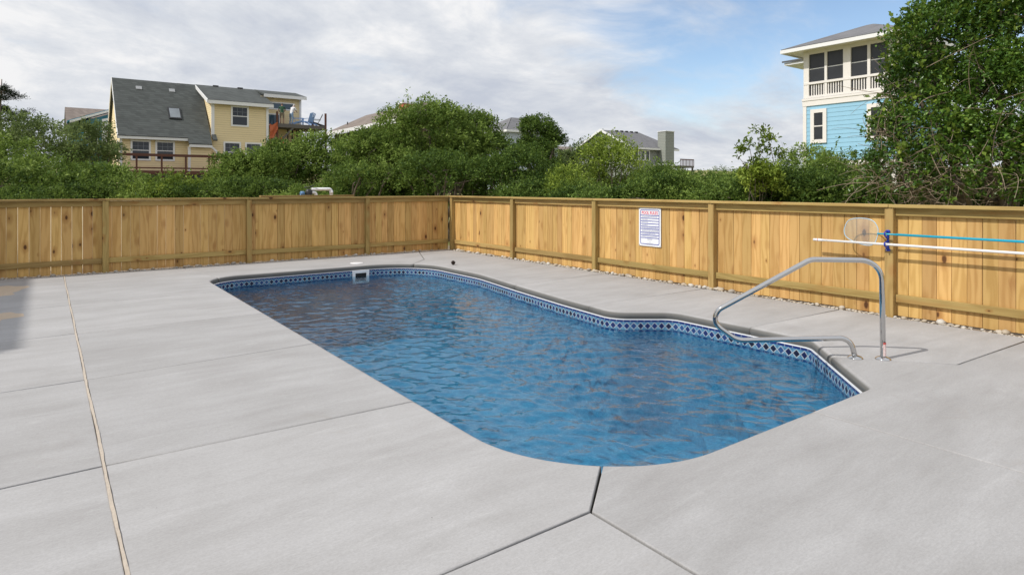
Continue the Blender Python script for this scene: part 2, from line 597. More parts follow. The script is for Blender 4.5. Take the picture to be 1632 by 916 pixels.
def siding_mat(name, col, pitch):
    m, t = new_mat(name)
    g = t.n('ShaderNodeNewGeometry')
    s = t.n('ShaderNodeSeparateXYZ', {0: g.outputs['Position']})
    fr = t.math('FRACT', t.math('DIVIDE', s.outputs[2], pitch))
    n1 = t.noise(t.vmath('MULTIPLY', g.outputs['Position'], (.4, .4, 4)), 1.0, 4, .6)
    c = t.mix(n1, tuple(x * .92 for x in col), tuple(min(1, x * 1.06) for x in col))
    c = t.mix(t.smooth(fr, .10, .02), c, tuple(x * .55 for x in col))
    b = t.n('ShaderNodeBsdfPrincipled', {'Roughness': .65, 'Specular IOR Level': .3})
    t.t.links.new(c, b.inputs['Base Color'])
    bn = t.n('ShaderNodeBump', {'Strength': 1.0, 'Distance': .02, })
    t.t.links.new(t.math('SUBTRACT', 1.0, fr), bn.inputs['Height'])
    t.t.links.new(bn.outputs[0], b.inputs['Normal'])
    finish(t, b.outputs[0])
    return m


def shingle_mat(name, col, row=.16, wid=.33, var=.28):
    m, t = new_mat(name)
    g = t.n('ShaderNodeNewGeometry')
    s = t.n('ShaderNodeSeparateXYZ', {0: g.outputs['Position']})
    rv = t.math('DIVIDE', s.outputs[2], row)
    ri = t.math('FLOOR', rv)
    u = t.math('ADD', t.math('DIVIDE', t.math('ADD', s.outputs[0], s.outputs[1]), wid), t.math('MULTIPLY', ri, .37))
    ui = t.math('FLOOR', u)
    wn = t.n('ShaderNodeTexWhiteNoise', noise_dimensions='2D')
    t.t.links.new(t.n('ShaderNodeCombineXYZ', {0: ui, 1: ri, 2: 0.0}).outputs[0], wn.inputs['Vector'])
    lo = t.noise(g.outputs['Position'], .9, 4, .6)
    k = t.math('ADD', t.math('MULTIPLY', wn.outputs['Value'], .6), t.math('MULTIPLY', lo, .4))
    c = t.mix(k, tuple(x * (1 - var) for x in col), tuple(x * (1 + var) for x in col))
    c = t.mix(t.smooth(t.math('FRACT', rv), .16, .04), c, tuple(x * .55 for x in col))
    b = t.n('ShaderNodeBsdfPrincipled', {'Roughness': .9, 'Specular IOR Level': .25})
    t.t.links.new(c, b.inputs['Base Color'])
    bn = t.n('ShaderNodeBump', {'Strength': .7, 'Distance': .02})
    t.t.links.new(t.math('FRACT', rv), bn.inputs['Height'])
    t.t.links.new(bn.outputs[0], b.inputs['Normal'])
    finish(t, b.outputs[0])
    return m


def glass_mat(name, col=(.02, .026, .034), rough=.06):
    m, t = new_mat(name)
    tcn = t.n('ShaderNodeTexCoord')
    n1 = t.noise(tcn.outputs['Object'], 1.1, 3, .5)
    c = t.mix(n1, tuple(x * .6 for x in col), tuple(x * 1.7 for x in col))
    b = t.n('ShaderNodeBsdfPrincipled', {'Roughness': rough, 'Specular IOR Level': .5})
    t.t.links.new(c, b.inputs['Base Color'])
    finish(t, b.outputs[0])
    return m


M_GLASS = glass_mat('window_glass')
M_TRIM = plain('white_trim', (.78, .78, .78), .5, var=.05, scale=3)
M_STEEL = plain('stainless_steel', (.60, .595, .59), .07, metal=1.0, var=.06, scale=9)

# ------------------------------------------------------------------ pool outline (deck level, metres)
CTRL = [(2.05, 2.18, .95), (4.86, 2.16, .10), (5.94, 3.18, .16), (5.95, 4.84, .26), (5.38, 5.27, .34), (5.50, 6.30, 1.6),
        (5.70, 7.60, 2.0), (5.94, 8.95, 2.0), (5.96, 11.25, 1.0), (2.09, 11.27, .62)]


def fillet(ctrl, seg=10):
    out = []
    n = len(ctrl)
    for i in range(n):
        p = Vector(ctrl[i][:2])
        a = Vector(ctrl[i - 1][:2]) - p
        b = Vector(ctrl[(i + 1) % n][:2]) - p
        r = ctrl[i][2]
        la, lb = a.length, b.length
        a.normalize()
        b.normalize()
        ang = math.acos(max(-1, min(1, a.dot(b))))
        t = min(r / math.tan(ang / 2), .48 * la, .48 * lb)
        p0, p1 = p + a * t, p + b * t
        for k in range(seg + 1):
            q = k / seg
            x = p0 * (1 - q) ** 2 * 1.0
            # rational quadratic = circular arc
            wgt = math.sin(ang / 2)
            den = (1 - q) ** 2 + 2 * q * (1 - q) * wgt + q * q
            out.append((p0 * (1 - q) ** 2 + p * 2 * q * (1 - q) * wgt + p1 * q * q) / den)
    res = []
    for q in out:
        if not res or (q - res[-1]).length > .004:
            res.append(q)
    return res


POOL = []
_raw = fillet(CTRL, 22)
for i, p in enumerate(_raw):
    q = _raw[(i + 1) % len(_raw)]
    k = max(1, int((q - p).length / .25))
    for j in range(k):
        POOL.append(p.lerp(q, j / k))
NP_ = len(POOL)


def nearest(x, y):
    return min(range(NP_), key=lambda i: (POOL[i] - Vector((x, y))).length)


def pool_run(p0, p1, ccw):
    """pool outline points from near p0 to near p1"""
    i, j = nearest(*p0), nearest(*p1)
    out = [POOL[i]]
    while i != j:
        i = (i + (1 if ccw else -1)) % NP_
        out.append(POOL[i])
    return [(p.x, p.y) for p in out]


def inside_pool(x, y):
    c = False
    j = NP_ - 1
    for i in range(NP_):
        a, b = POOL[i], POOL[j]
        if (a.y > y) != (b.y > y) and x < (b.x - a.x) * (y - a.y) / (b.y - a.y) + a.x:
            c = not c
        j = i
    return c


# ------------------------------------------------------------------ ground
def gz(x, y):
    r = math.hypot(x, y)
    def ss(a, b, v):
        q = max(0, min(1, (v - a) / (b - a)))
        return q * q * (3 - 2 * q)
    z = -.06 + .9 * ss(17, 48, r) + 3.9 * ss(70, 128, r) - 2.0 * ss(135, 260, r)
    if r > 18:
        z += (mnoise.noise(Vector((x * .05, y * .05, 0))) * .5 + mnoise.noise(Vector((x * .13, y * .13, 5))) * .25) * ss(18, 60, r)
    if r > 80:
        z += mnoise.noise(Vector((x * .025, y * .025, 9))) * .9
    return z


def lines(lo, hi, inner):
    out = set(inner)
    a, st = inner[-1], 1.2
    while a < hi:
        a += st
        st *= 1.075
        out.add(min(a, hi))
    a, st = inner[0], 1.2
    while a > lo:
        a -= st
        st *= 1.10
        out.add(max(a, lo))
    return sorted(out)


gx = lines(-2500, 3000, [-1.30] + [round(-1.3 + i * 1.1, 3) for i in range(1, 8)] + [7.60])
gy = lines(-2500, 3000, [-6.0] + [-4 + i * 1.7 for i in range(0, 10)] + [12.80])
gv, gf, gi = [], [], {}
for i, x in enumerate(gx):
    for j, y in enumerate(gy):
        gi[i, j] = len(gv)
        gv.append((x, y, gz(x, y)))
for i in range(len(gx) - 1):
    for j in range(len(gy) - 1):
        if -1.35 < gx[i] and gx[i + 1] < 7.65 and -6.05 < gy[j] and gy[j + 1] < 12.85:
            continue
        gf.append((gi[i, j], gi[i + 1, j], gi[i + 1, j + 1], gi[i, j + 1]))
me = bpy.data.meshes.new('ground')
me.from_pydata(gv, [], gf)
me.polygons.foreach_set('use_smooth', [True] * len(gf))
me.materials.append(M_GROUND)
tag(link('ground', me), kind='structure')

# ------------------------------------------------------------------ pool deck: concrete slabs round the pool
deck = tag(thing('pool_deck', None, None, (0, 0, 0)), kind='structure')
JX, E0, N0, S0 = .25, 7.70, 12.90, -6.0
W0 = -1.34
H1, H2, H3, H4, H5 = 2.08, 3.95, 5.80, 7.70, 9.60
slabs = []       # (polygon ccw, per-edge half gap)
for a, b in ((S0, -1.7), (-1.7, H1 - 1.9), (H1 - 1.9, H1), (H1, H2), (H2, H3), (H3, H4), (H4, H5), (H5, N0)):
    slabs.append([(W0, a), (JX, a), (JX, b), (W0, b)])
slabs.append([(JX, H1), (1.985, H1)] + pool_run((2.35, 2.40), (2.05, H2), False) + [(JX, H2)])
for a, b in ((H2, H3), (H3, H4), (H4, H5)):
    slabs.append([(JX, a)] + pool_run((2.05, a), (2.05, b), False) + [(JX, b)])
slabs.append([(JX, H5)] + pool_run((2.08, H5), (2.30, 11.03), False) + [(2.02, N0), (JX, N0)])
slabs.append(pool_run((2.30, 11.03), (5.76, 10.9), False) + [(6.25, 11.45), (6.9, N0), (2.02, N0)])
slabs.append(pool_run((5.76, 10.9), (5.74, 7.75), False) + [(E0, 7.72), (E0, N0), (6.9, N0), (6.25, 11.45)])
slabs.append(pool_run((5.74, 7.75), (5.44, 5.76), False) + [(E0, 5.69), (E0, 7.72)])
slabs.append(pool_run((5.44, 5.76), (5.94, 3.87), False) + [(E0, 3.75), (E0, 5.69)])
slabs.append(pool_run((5.94, 3.87), (5.50, 2.77), False) + [(6.08, 2.0), (E0, 1.91), (E0, 3.75)])
slabs.append(pool_run((5.50, 2.77), (4.12, 2.16), False) + [(4.07, S0), (E0, S0), (E0, 1.91), (6.08, 2.0)])
slabs.append(pool_run((4.12, 2.16), (2.35, 2.40), False) + [(1.985, H1), (1.97, S0), (4.07, S0)])
slabs.append([(JX, S0), (1.97, S0), (1.985, H1), (JX, H1)])


def area2(p):
    return sum(p[i - 1][0] * p[i][1] - p[i][0] * p[i - 1][1] for i in range(len(p)))


def offset_poly(poly, dist):
    n = len(poly)
    out = []
    for i in range(n):
        p0, p1, p2 = (Vector(poly[i - 1]), Vector(poly[i]), Vector(poly[(i + 1) % n]))
        d0, d1 = (p1 - p0).normalized(), (p2 - p1).normalized()
        n0, n1 = Vector((-d0.y, d0.x)), Vector((-d1.y, d1.x))
        e0, e1 = dist[i - 1], dist[i]
        cr = d0.x * d1.y - d0.y * d1.x
        if abs(cr) < .02:
            out.append(p1 + (n0 * e0 + n1 * e1) / 2)
        else:
            a, b = p0 + n0 * e0, p1 + n1 * e1
            t = ((b - a).x * d1.y - (b - a).y * d1.x) / cr
            out.append(a + d0 * t)
    return out


pool_key = {(round(p.x, 4), round(p.y, 4)) for p in POOL}


def is_pool_edge(a, b):
    return (round(a[0], 4), round(a[1], 4)) in pool_key and (round(b[0], 4), round(b[1], 4)) in pool_key


TH = .085
base_mb = MB()
for poly in slabs:
    if area2(poly) < 0:
        poly = poly[::-1]
    n = len(poly)
    gaps, rad = [], []
    for i in range(n):
        a, b = poly[i], poly[(i + 1) % n]
        pe = is_pool_edge(a, b)
        # the joint by the near pool corner has opened; the strip joint holds foam
        wide = (abs(a[1] - H1) < .01 and abs(b[1] - H1) < .01 and min(a[0], b[0]) > .2) or \
               ({(round(a[0], 2), round(a[1], 2)), (round(b[0], 2), round(b[1], 2))} & {(1.99, 2.08), (1.98, 2.08)} and max(a[1], b[1]) > 2.2)
        foam = abs(a[0] - JX) < .001 and abs(b[0] - JX) < .001
        gaps.append(0.0 if pe else (.0050 if wide else (.007 if foam else .0072)))
        rad.append(.044 if pe else (.007 if wide else .007))
    pe_v = [rad[i - 1] > .03 and rad[i] > .03 for i in range(n)]
    one = [(rad[i - 1] > .03) != (rad[i] > .03) for i in range(n)]
    vs, fs, sm, mi = [], [], [], []
    rings = []
    PROF = [(0, 0), (18, 0), (36, 0), (54, 0), (72, 0), (90, 0), (112, 1), (135, 1)]
    for ang, under in PROF:
        a = R(ang)
        o_ = []
        for g, r_ in zip(gaps, rad):
            q = a if r_ > .03 else min(a, math.pi / 2)
            o_.append(g + r_ * (1 - math.sin(q)))
        rg = offset_poly(poly, o_)
        rings.append([(p.x, p.y, -.044 * (1 - math.cos(a)) if (pe_v[i] or one[i]) else -.007 * (1 - math.cos(min(a, math.pi / 2))) - (.01 if ang > 95 else 0)) for i, p in enumerate(rg)])
    rings.append([(p[0], p[1], -TH) for p in rings[-1]])
    for rg in rings:
        vs += rg
    fs.append(tuple(range(n)))
    sm.append(False)
    mi.append(0)
    for k in range(len(rings) - 1):
        for i in range(n):
            fs.append((k * n + i, (k + 1) * n + i, (k + 1) * n + (i + 1) % n, k * n + (i + 1) % n))
            sm.append(k < len(PROF) - 1)
            mi.append(0)
    me = bpy.data.meshes.new('slab')
    me.from_pydata(vs, [], fs)
    me.polygons.foreach_set('use_smooth', sm)
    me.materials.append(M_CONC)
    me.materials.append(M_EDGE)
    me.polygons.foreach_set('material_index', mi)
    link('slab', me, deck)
    b0 = len(base_mb.v)
    base_mb.v += [(p[0], p[1], -.046) for p in offset_poly(poly, [.02 if q > .03 else 0 for q in rad])]
    base_mb.f.append(tuple(range(b0, b0 + n)))
    base_mb.sm.append(False)
base_mb.build('sub_base', M_BASE, deck)

# beige foam strip standing proud in the long joint
rng = random.Random(5)
fm = MB()
ys = [S0 + i * .06 for i in range(int((N0 - S0) / .06) + 1)]
vs, fs = [], []
for i, y in enumerate(ys):
    dx = .0025 * math.sin(y * 3.1) + rng.uniform(-.0012, .0012)
    wv = .0068 + .0010 * math.sin(y * 7.7) + rng.uniform(-.0008, .0008)
    zt = .004 + rng.uniform(-.002, .0022)
    vs += [(JX + dx - wv, y, -.05), (JX + dx - wv, y, zt), (JX + dx + wv, y, zt + rng.uniform(-.001, .001)), (JX + dx + wv, y, -.05)]
    if i:
        b = i * 4
        fs += [(b - 4, b - 3, b + 1, b), (b - 3, b - 2, b + 2, b + 1), (b - 2, b - 1, b + 3, b + 2)]
fm.add(vs, fs)
fm.build('expansion_strip', M_FOAM, deck)

# ------------------------------------------------------------------ pool shell and water
pool = thing('swimming_pool', 'long in-ground swimming pool with blue diamond border and rippled water', 'pool', (4.0, 6.7, -1.4))
WATER_Z = -.202
FLOOR_Z = -1.45
v_, f_, uvs = [], [], []
arc = [0.0]
for i in range(NP_):
    arc.append(arc[-1] + (POOL[(i + 1) % NP_] - POOL[i]).length)
zs = [-.084, -.30, -.8, FLOOR_Z]
for k in range(NP_ + 1):
    p = POOL[k % NP_]
    for z in zs:
        v_.append((p.x - 4.0, p.y - 6.7, z + 1.4))
nz = len(zs)
for k in range(NP_):
    for j in range(nz - 1):
        f_.append((k * nz + j, (k + 1) * nz + j, (k + 1) * nz + j + 1, k * nz + j + 1))
        uvs += [(arc[k], zs[j]), (arc[k + 1], zs[j]), (arc[k + 1], zs[j + 1]), (arc[k], zs[j + 1])]
me = bpy.data.meshes.new('liner_wall')
me.from_pydata(v_, [], f_)
uvl = me.uv_layers.new(name='UVMap')
for i, q in enumerate(uvs):
    uvl.data[i].uv = q
me.polygons.foreach_set('use_smooth', [True] * len(f_))
me.materials.append(M_BORDER)
link('liner_wall', me, pool)
fl = MB()
fl.add([(p.x, p.y, FLOOR_Z) for p in POOL], [tuple(range(NP_))])
fl.build('liner_floor', M_LINER, pool)
# white track under the coping
POLY = [(p.x, p.y) for p in POOL]
if area2(POLY) < 0:
    POLY = POLY[::-1]
tin = offset_poly(POLY, [.004] * NP_)
vs = [(p[0], p[1], z) for z in (-.0835, -.0935) for p in POLY] + [(p.x, p.y, z) for z in (-.0835, -.0935) for p in tin]
n = NP_
fs = []
for i in range(n):
    j = (i + 1) % n
    fs += [(2 * n + i, 2 * n + j, j, i), (3 * n + i, 3 * n + j, 2 * n + j, 2 * n + i), (n + i, n + j, 3 * n + j, 3 * n + i)]
tk = MB()
tk.add(vs, fs, False)
tk.build('coping_track', M_BEAD, pool)
# entry steps in the cut corner, covered in the same liner
A_, B_ = Vector((4.82, 2.12)), Vector((5.99, 3.24))
dn = Vector((-(B_ - A_).y, (B_ - A_).x)).normalized()
ex = (B_ - A_).normalized() * .02
for dpt, z in ((.34, -.46), (.66, -.74), (.98, -1.02)):
    q = [A_ - dn * .02 - ex * 0, B_ - dn * .02, B_ + dn * dpt, A_ + dn * dpt]
    st = MB()
    st.prism([(p.x, p.y) for p in q], 'z', FLOOR_Z - .01 - dpt * .01, z)
    st.build('step', M_LINER, pool)

# skimmer mouth in the far wall
sk = MB()
xs0, xs1, ysk, z0, z1 = 4.62, 4.95, 11.262, -.335, -.090
for a in ((xs0, xs1, z1 - .05, z1), (xs0, xs1, z0, z0 + .05), (xs0, xs0 + .055, z0 + .05, z1 - .05), (xs1 - .055, xs1, z0 + .05, z1 - .05)):
    sk.box(a[0], a[1], ysk - .024, ysk + .002, a[2], a[3])
so_ = sk.build('skimmer_frame', M_WHITE, pool)
MB().box(xs0 + .05, xs1 - .05, ysk - .010, ysk - .004, z0 + .04, z1 - .04).build('skimmer_mouth', M_DARKHOLE, so_)

# water: a displaced grid clipped to the basin
STEP = .022
x0, y0 = 2.0, 2.1
nx, ny = int(4.05 / STEP), int(9.25 / STEP)
gxx, gyy = np.meshgrid(x0 + np.arange(nx) * STEP, y0 + np.arange(ny) * STEP, indexing='ij')
rs = np.random.RandomState(3)
hgt = np.zeros_like(gxx)
for i in range(70):
    lam = .10 * (1.035 ** i)
    lam = .085 + .27 * (i / 70) ** 1.5
    th = rs.normal(.95, .62)
    k = 2 * np.pi / lam
    amp = .00100 * (lam / .2) ** .85
    ph = rs.uniform(0, 6.28)
    hgt += amp * np.sin(k * (gxx * np.cos(th) + gyy * np.sin(th)) + ph + .8 * np.sin(1.7 * gxx + 2.3 * gyy + ph))
env = .55 + .45 * np.sin(gxx * 1.1 + .7) * np.sin(gyy * .8 + 1.3) + .25 * np.sin(gxx * 2.7 - gyy * 1.9)
hgt *= np.clip(env + .25, .35, 1.3)
# inside test
px_, py_ = np.array([p.x for p in POOL]), np.array([p.y for p in POOL])
ins = np.zeros(gxx.shape, bool)
j = NP_ - 1
for i in range(NP_):
    cond = ((py_[i] > gyy) != (py_[j] > gyy))
    with np.errstate(divide='ignore', invalid='ignore'):
        xi = (px_[j] - px_[i]) * (gyy - py_[i]) / (py_[j] - py_[i]) + px_[i]
    ins ^= cond & (gxx < xi)
    j = i
cell = ins[:-1, :-1] | ins[1:, :-1] | ins[:-1, 1:] | ins[1:, 1:]
idx = np.arange(nx * ny).reshape(nx, ny)
ii = np.stack([idx[:-1, :-1][cell], idx[1:, :-1][cell], idx[1:, 1:][cell], idx[:-1, 1:][cell]], 1)
used = np.unique(ii)
remap = -np.ones(nx * ny, int)
remap[used] = np.arange(len(used))
Vw = np.stack([gxx.ravel(), gyy.ravel(), hgt.ravel() + WATER_Z], 1)[used] - np.array([[4.0, 6.7, -1.4]])
me = np_mesh('water_surface', Vw, remap[ii], M_WATER, True)
link('water_surface', me, pool)

# skimmer lid on the deck, pine cone
lid = MB().lathe([(.125, .0), (.125, .006), (.118, .010), (.03, .011), (.028, .008), (.0, .008)][:4], (4.86, 11.62, .001), 28)
lid.build('skimmer_lid', M_WHITE, pool)
cone = MB()
cr = random.Random(2)
pts = []
for i in range(7):
    r_ = .033 * math.sin(math.pi * (i + .7) / 7.6)
    for k in range(9):
        a = 2 * math.pi * (k + .5 * (i % 2)) / 9
        c0 = Vector((6.24 + math.cos(a) * r_, 10.3 + math.sin(a) * r_, .010 + i * .010))
        tip = Vector((math.cos(a) * .016, math.sin(a) * .016, .006))
        sd = Vector((-math.sin(a), math.cos(a), 0)) * .010
        cone.add([(c0 - sd - tip)[:], (c0 + sd - tip)[:], (c0 + tip + sd * .6)[:], (c0 + tip - sd * .6)[:], (c0 - tip + Vector((0, 0, .012)))[:]],
                 [(0, 1, 2, 3), (0, 4, 1), (1, 4, 2), (2, 4, 3), (3, 4, 0)])
cone.lathe([(.010, 0), (.03, .012), (.032, .04), (.02, .068), (.004, .082)], (6.24, 10.3, .001), 10)
tag(cone.build('pine_cone', plain('cone_brown', (.05, .035, .028), .9, var=.3, scale=60)), 'small dark pine cone lying on the deck beyond the pool', 'pine cone')

# ------------------------------------------------------------------ fences
def fence(name, label, loc, rotz, length, posts, gapf, seed):
    """local x runs along the fence, -y is the pool side"""
    r = random.Random(seed)
    root = thing(name, label, 'fence', loc, rotz)
    bm_ = []
    for w_ in (.134, .138, .141):
        mb = MB()
        mb.bbox(-w_ / 2, w_ / 2, 0, .018, 0, 1.22, .0025)
        bm_.append((w_, mb.mesh('board', M_BOARD)))
    x = .01
    while x < length - .14:
        w_, me_ = r.choice(bm_)
        g = gapf(x, r)
        o = link('board', me_, root, (x + w_ / 2, r.uniform(-.001, .003), .008 + r.uniform(-.006, .006)))
        o.rotation_euler = (0, r.uniform(-.002, .002), 0)
        x += w_ + g
    pm = MB().bbox(-.046, .046, -.092, -.001, -.05, 1.237, .005).mesh('post', M_POST)
    for q in posts:
        link('post', pm, root, (q, 0, 0))
    cuts = [0] + [q for q in posts] + [length]
    for a, b in zip(cuts[:-1], cuts[1:]):
        if b - a < .2:
            continue
        L = b - a - .094
        for (zz0, zz1) in ((.160, .247), (1.146, 1.236)):
            me_ = MB().bbox(-L / 2, L / 2, -.040, -.002, zz0, zz1, .004).mesh('rail', M_RAIL)
            o = link('rail', me_, root, ((a + b) / 2, 0, r.uniform(-.006, .006) if zz0 < 1 else 0))
            o.rotation_euler = (0, r.uniform(-.0025, .0025) if zz0 < 1 else 0, 0)
    # cap boards butt over every post
    cc = [-.05] + [q for q in posts if .5 < q < length - .5] + [length]
    for a, b in zip(cc[:-1], cc[1:]):
        L = b - a - .003
        me_ = MB().bbox(-L / 2, L / 2, -.108, .036, 1.238, 1.275, .004).mesh('cap_board', M_RAIL)
        o = link('cap_board', me_, root, ((a + b) / 2, r.uniform(-.003, .003), r.uniform(-.002, .003)))
    return root


FX, FY = 7.81, 13.01


def right_gap(x, r):
    return r.choice((.0015, .002, .003, .004))


def back_gap(x, r):
    # boards of the western panels have shrunk apart
    if x < 2.35:
        return r.choice((.002, .005, .007, .008, .009))
    if x < 4.8:
        return r.choice((.002, .002, .003, .003, .005, .008))
    return r.choice((.002, .003, .004, .003, .008))


fence('wooden_fence', 'sunlit pine board fence with pool rules sign along the right side', (FX, FY, 0), R(-90), 14.9,
      [FY - y for y in (12.86, 10.44, 8.02, 5.60, 3.21, .79, -1.6)], right_gap, 11)
fence('wooden_fence', 'shaded pine board fence across the far end behind the pool', (-1.5, FY, 0), 0, FX + 1.5 - .03,
      [x + 1.5 for x in (-1.45, .84, 3.20, 5.66)], back_gap, 12)
# ------------------------------------------------------------------ river stones at the fence foot
M_STONE = []
for i, c in enumerate(((.50, .44, .36), (.44, .37, .28), (.55, .52, .47), (.36, .32, .27))):
    M_STONE.append(plain('river_stone_%d' % i, c, .75, var=.18, scale=25, bump=.2, bscale=90))


def stone_mesh(seed, mat):
    bm = bmesh.new()
    bmesh.ops.create_icosphere(bm, subdivisions=1, radius=1)
    r = random.Random(seed)
    o = Vector((r.uniform(0, 50), r.uniform(0, 50), r.uniform(0, 50)))
    for v in bm.verts:
        v.co *= 1 + .28 * mnoise.noise(v.co * .9 + o)
        v.co.z *= .72
    for f in bm.faces:
        f.smooth = True
    me_ = bpy.data.meshes.new('river_stone')
    bm.to_mesh(me_)
    bm.free()
    me_.materials.append(mat)
    return me_


stones = [stone_mesh(i, M_STONE[i % 4]) for i in range(12)]
r = random.Random(21)


def put_stone(x, y, s_, label, group):
    o = link('river_stone', r.choice(stones), None, (x, y, -.008 + s_ * .5))
    o.scale = (s_ * r.uniform(.8, 1.35), s_ * r.uniform(.8, 1.3), s_ * r.uniform(.75, 1.1))
    o.rotation_euler = (r.uniform(-.3, .3), r.uniform(-.3, .3), r.uniform(0, 6.28))
    tag(o, label, 'stone', group)


y = 12.75
while y > .4:
    k = r.random()
    s_ = (.022 + .026 * k ** 2) if y > 6 else (.020 + .032 * k ** 2.2)
    put_stone(7.735 + r.uniform(-.035, .03), y, s_, 'pale rounded river stone at the foot of the sunlit right fence', 'river stones along the right fence')
    y -= r.choice((.035, .045, .06, .08, .10, .15))
x = -.8
while x < 7.5:
    put_stone(x, 12.94 + r.uniform(-.04, .02), .020 + .028 * r.random() ** 2, 'pale rounded river stone at the foot of the shaded back fence', 'river stones along the back fence')
    x += r.choice((.05, .07, .10, .14, .18))
V, F = [], []
base = np.array([v.co[:] for v in stones[0].vertices])
bf = np.array([[i for i in p.vertices] for p in stones[0].polygons])
rs = np.random.RandomState(4)
for i in range(1400):
    if i < 850:
        p = np.array([rs.uniform(7.70, 7.81), rs.uniform(-1.5, 12.9), -.006])
    else:
        p = np.array([rs.uniform(-1.3, 7.7), rs.uniform(12.90, 13.01), -.006])
    sc = rs.uniform(.011, .021)
    a = rs.uniform(0, 6.28)
    rot = np.array([[math.cos(a), -math.sin(a), 0], [math.sin(a), math.cos(a), 0], [0, 0, 1]])
    F.append(bf + len(V) * len(base))
    V.append((base * sc * rs.uniform(.7, 1.3, (1, 3))) @ rot.T + p)
me = np_mesh('gravel', np.concatenate(V), np.concatenate(F), M_STONE[0], True)
tag(link('gravel', me), 'fine pale gravel bed along the foot of the fences', 'gravel', kind='stuff')
bed = MB()
bed.box(7.66, 8.6, -1.7, 13.9, -.12, -.012)
bed.box(-1.6, 7.66, 12.86, 13.9, -.12, -.012)
tag(bed.build('gravel_bed', plain('bed_sand', (.23, .18, .13), .95, var=.4, scale=30, bump=.6)), kind='structure')

bank = MB()
vs, fs = [], []
prof = [(13.95, -.03), (14.6, .10), (15.6, .42), (17.0, .86), (18.6, 1.12), (20.0, 1.15), (22.0, .7), (24.0, -.1)]
xsb = [-9 + i * .8 for i in range(20)]
for i, x in enumerate(xsb):
    for y, z in prof:
        fall = max(0.0, min(1.0, (6.4 - x) / 2.4))
        vs.append((x, y, z * fall - .05 * (1 - fall) + .05 * mnoise.noise(Vector((x * .9, y * .9, 2)))))
for i in range(len(xsb) - 1):
    for j in range(len(prof) - 1):
        a = i * len(prof) + j
        fs.append((a, a + len(prof), a + len(prof) + 1, a + 1))
bank.add(vs, fs, True)
tag(bank.build('sand_bank', plain('bank_sand', (.42, .34, .22), .95, var=.2, scale=3, bump=.5, bscale=30)), kind='structure')

# sand washed over the deck in the far left corner
M_SAND = plain('tan_sand', (.50, .40, .30), .95, var=.15, scale=20, bump=.3, bscale=200)
def sand(cx, cy, rx, ry, seed):
    rr = random.Random(seed)
    ph = [rr.uniform(0, 6.28) for _ in range(5)]
    vs = [(cx, cy, .006)]
    N = 56
    for ring, (k, z) in enumerate(((.6, .005), (.92, .003), (1.0, .0006))):
        for i in range(N):
            a = 2 * math.pi * i / N
            q = k * (1 + .22 * math.sin(2 * a + ph[0]) + .16 * math.sin(3 * a + ph[1]) + .10 * math.sin(7 * a + ph[2]) + .06 * math.sin(13 * a + ph[3]))
            vs.append((cx + rx * q * math.cos(a), cy + ry * q * math.sin(a), z))
    fs = [(0, 1 + i, 1 + (i + 1) % N) for i in range(N)]
    for g in range(2):
        fs += [(1 + g * N + i, 1 + (g + 1) * N + i, 1 + (g + 1) * N + (i + 1) % N, 1 + g * N + (i + 1) % N) for i in range(N)]
    mb = MB()
    mb.add(vs, fs, True)
    return mb
tag(sand(-.72, 11.35, .42, .72, 1).build('sand_patch', M_SAND), 'larger patch of tan sand on shaded deck near the fence', 'sand', kind='stuff')
tag(sand(-.60, 9.05, .36, .36, 2).build('sand_patch', M_SAND), 'smaller patch of tan sand at the left edge of shadow', 'sand', kind='stuff')

# ------------------------------------------------------------------ handrail
def round_path(pts, rads, seg=7):
    out = [Vector(pts[0])]
    for i in range(1, len(pts) - 1):
        p = Vector(pts[i])
        a, b = Vector(pts[i - 1]) - p, Vector(pts[i + 1]) - p
        la, lb = a.length, b.length
        a.normalize()
        b.normalize()
        ang = math.acos(max(-1, min(1, a.dot(b))))
        t = min(rads[i - 1] / math.tan(ang / 2), la * .49, lb * .49)
        p0, p1 = p + a * t, p + b * t
        wg = math.sin(ang / 2)
        for k in range(seg + 1):
            q = k / seg
            den = (1 - q) ** 2 + 2 * q * (1 - q) * wg + q * q
            out.append((p0 * (1 - q) ** 2 + p * (2 * q * (1 - q) * wg) + p1 * q * q) / den)
    out.append(Vector(pts[-1]))
    return out


RA, RD = Vector((5.76, 2.44, 0)), Vector((-.7071, .7071, 0))


def rp(t, z):
    return RA + RD * t + Vector((0, 0, z))


rail = thing('pool_handrail', 'bent stainless steel handrail arching over the pool entry corner', 'handrail', (5.76, 2.44, 0))
path = round_path([rp(0, .001), rp(.012, .842), rp(.60, .842), rp(1.43, .335), rp(1.22, .125), rp(.20, .165), rp(.222, .001)][:1] +
                  [rp(.012, .842), rp(.585, .842), rp(1.475, .315), rp(1.20, .118), rp(.265, .172), rp(.222, .001)], [.17, .16, .14, .17, .15], 9)
MB().tube(path, .0225, 16).build('rail_tube', M_STEEL, rail)
for t_ in (0, .222):
    c_ = rp(t_, 0)
    MB().lathe([(.062, .0), (.062, .004), (.052, .013), (.036, .020), (.024, .024)], c_[:], 28).build('escutcheon', M_STEEL, rail)
stk = MB()
cc = rp(0, 0)
vs, fs = [], []
for i, z in enumerate((.03, .145)):
    for k in range(7):
        a = R(205 + k * 14)
        vs.append((cc.x + .0232 * math.cos(a), cc.y + .0232 * math.sin(a), z))
fs = [(k, k + 1, k + 8, k + 7) for k in range(6)]
stk.add(vs, fs, True)
m_stk, t_ = new_mat('warning_sticker')
g_ = t_.n('ShaderNodeNewGeometry')
s_ = t_.n('ShaderNodeSeparateXYZ', {0: g_.outputs['Position']})
ln = t_.math('MULTIPLY', t_.smooth(t_.math('FRACT', t_.math('MULTIPLY', s_.outputs[2], 120.0)), .45, .55), t_.math('GREATER_THAN', t_.noise(g_.outputs['Position'], 160, 1), .45))
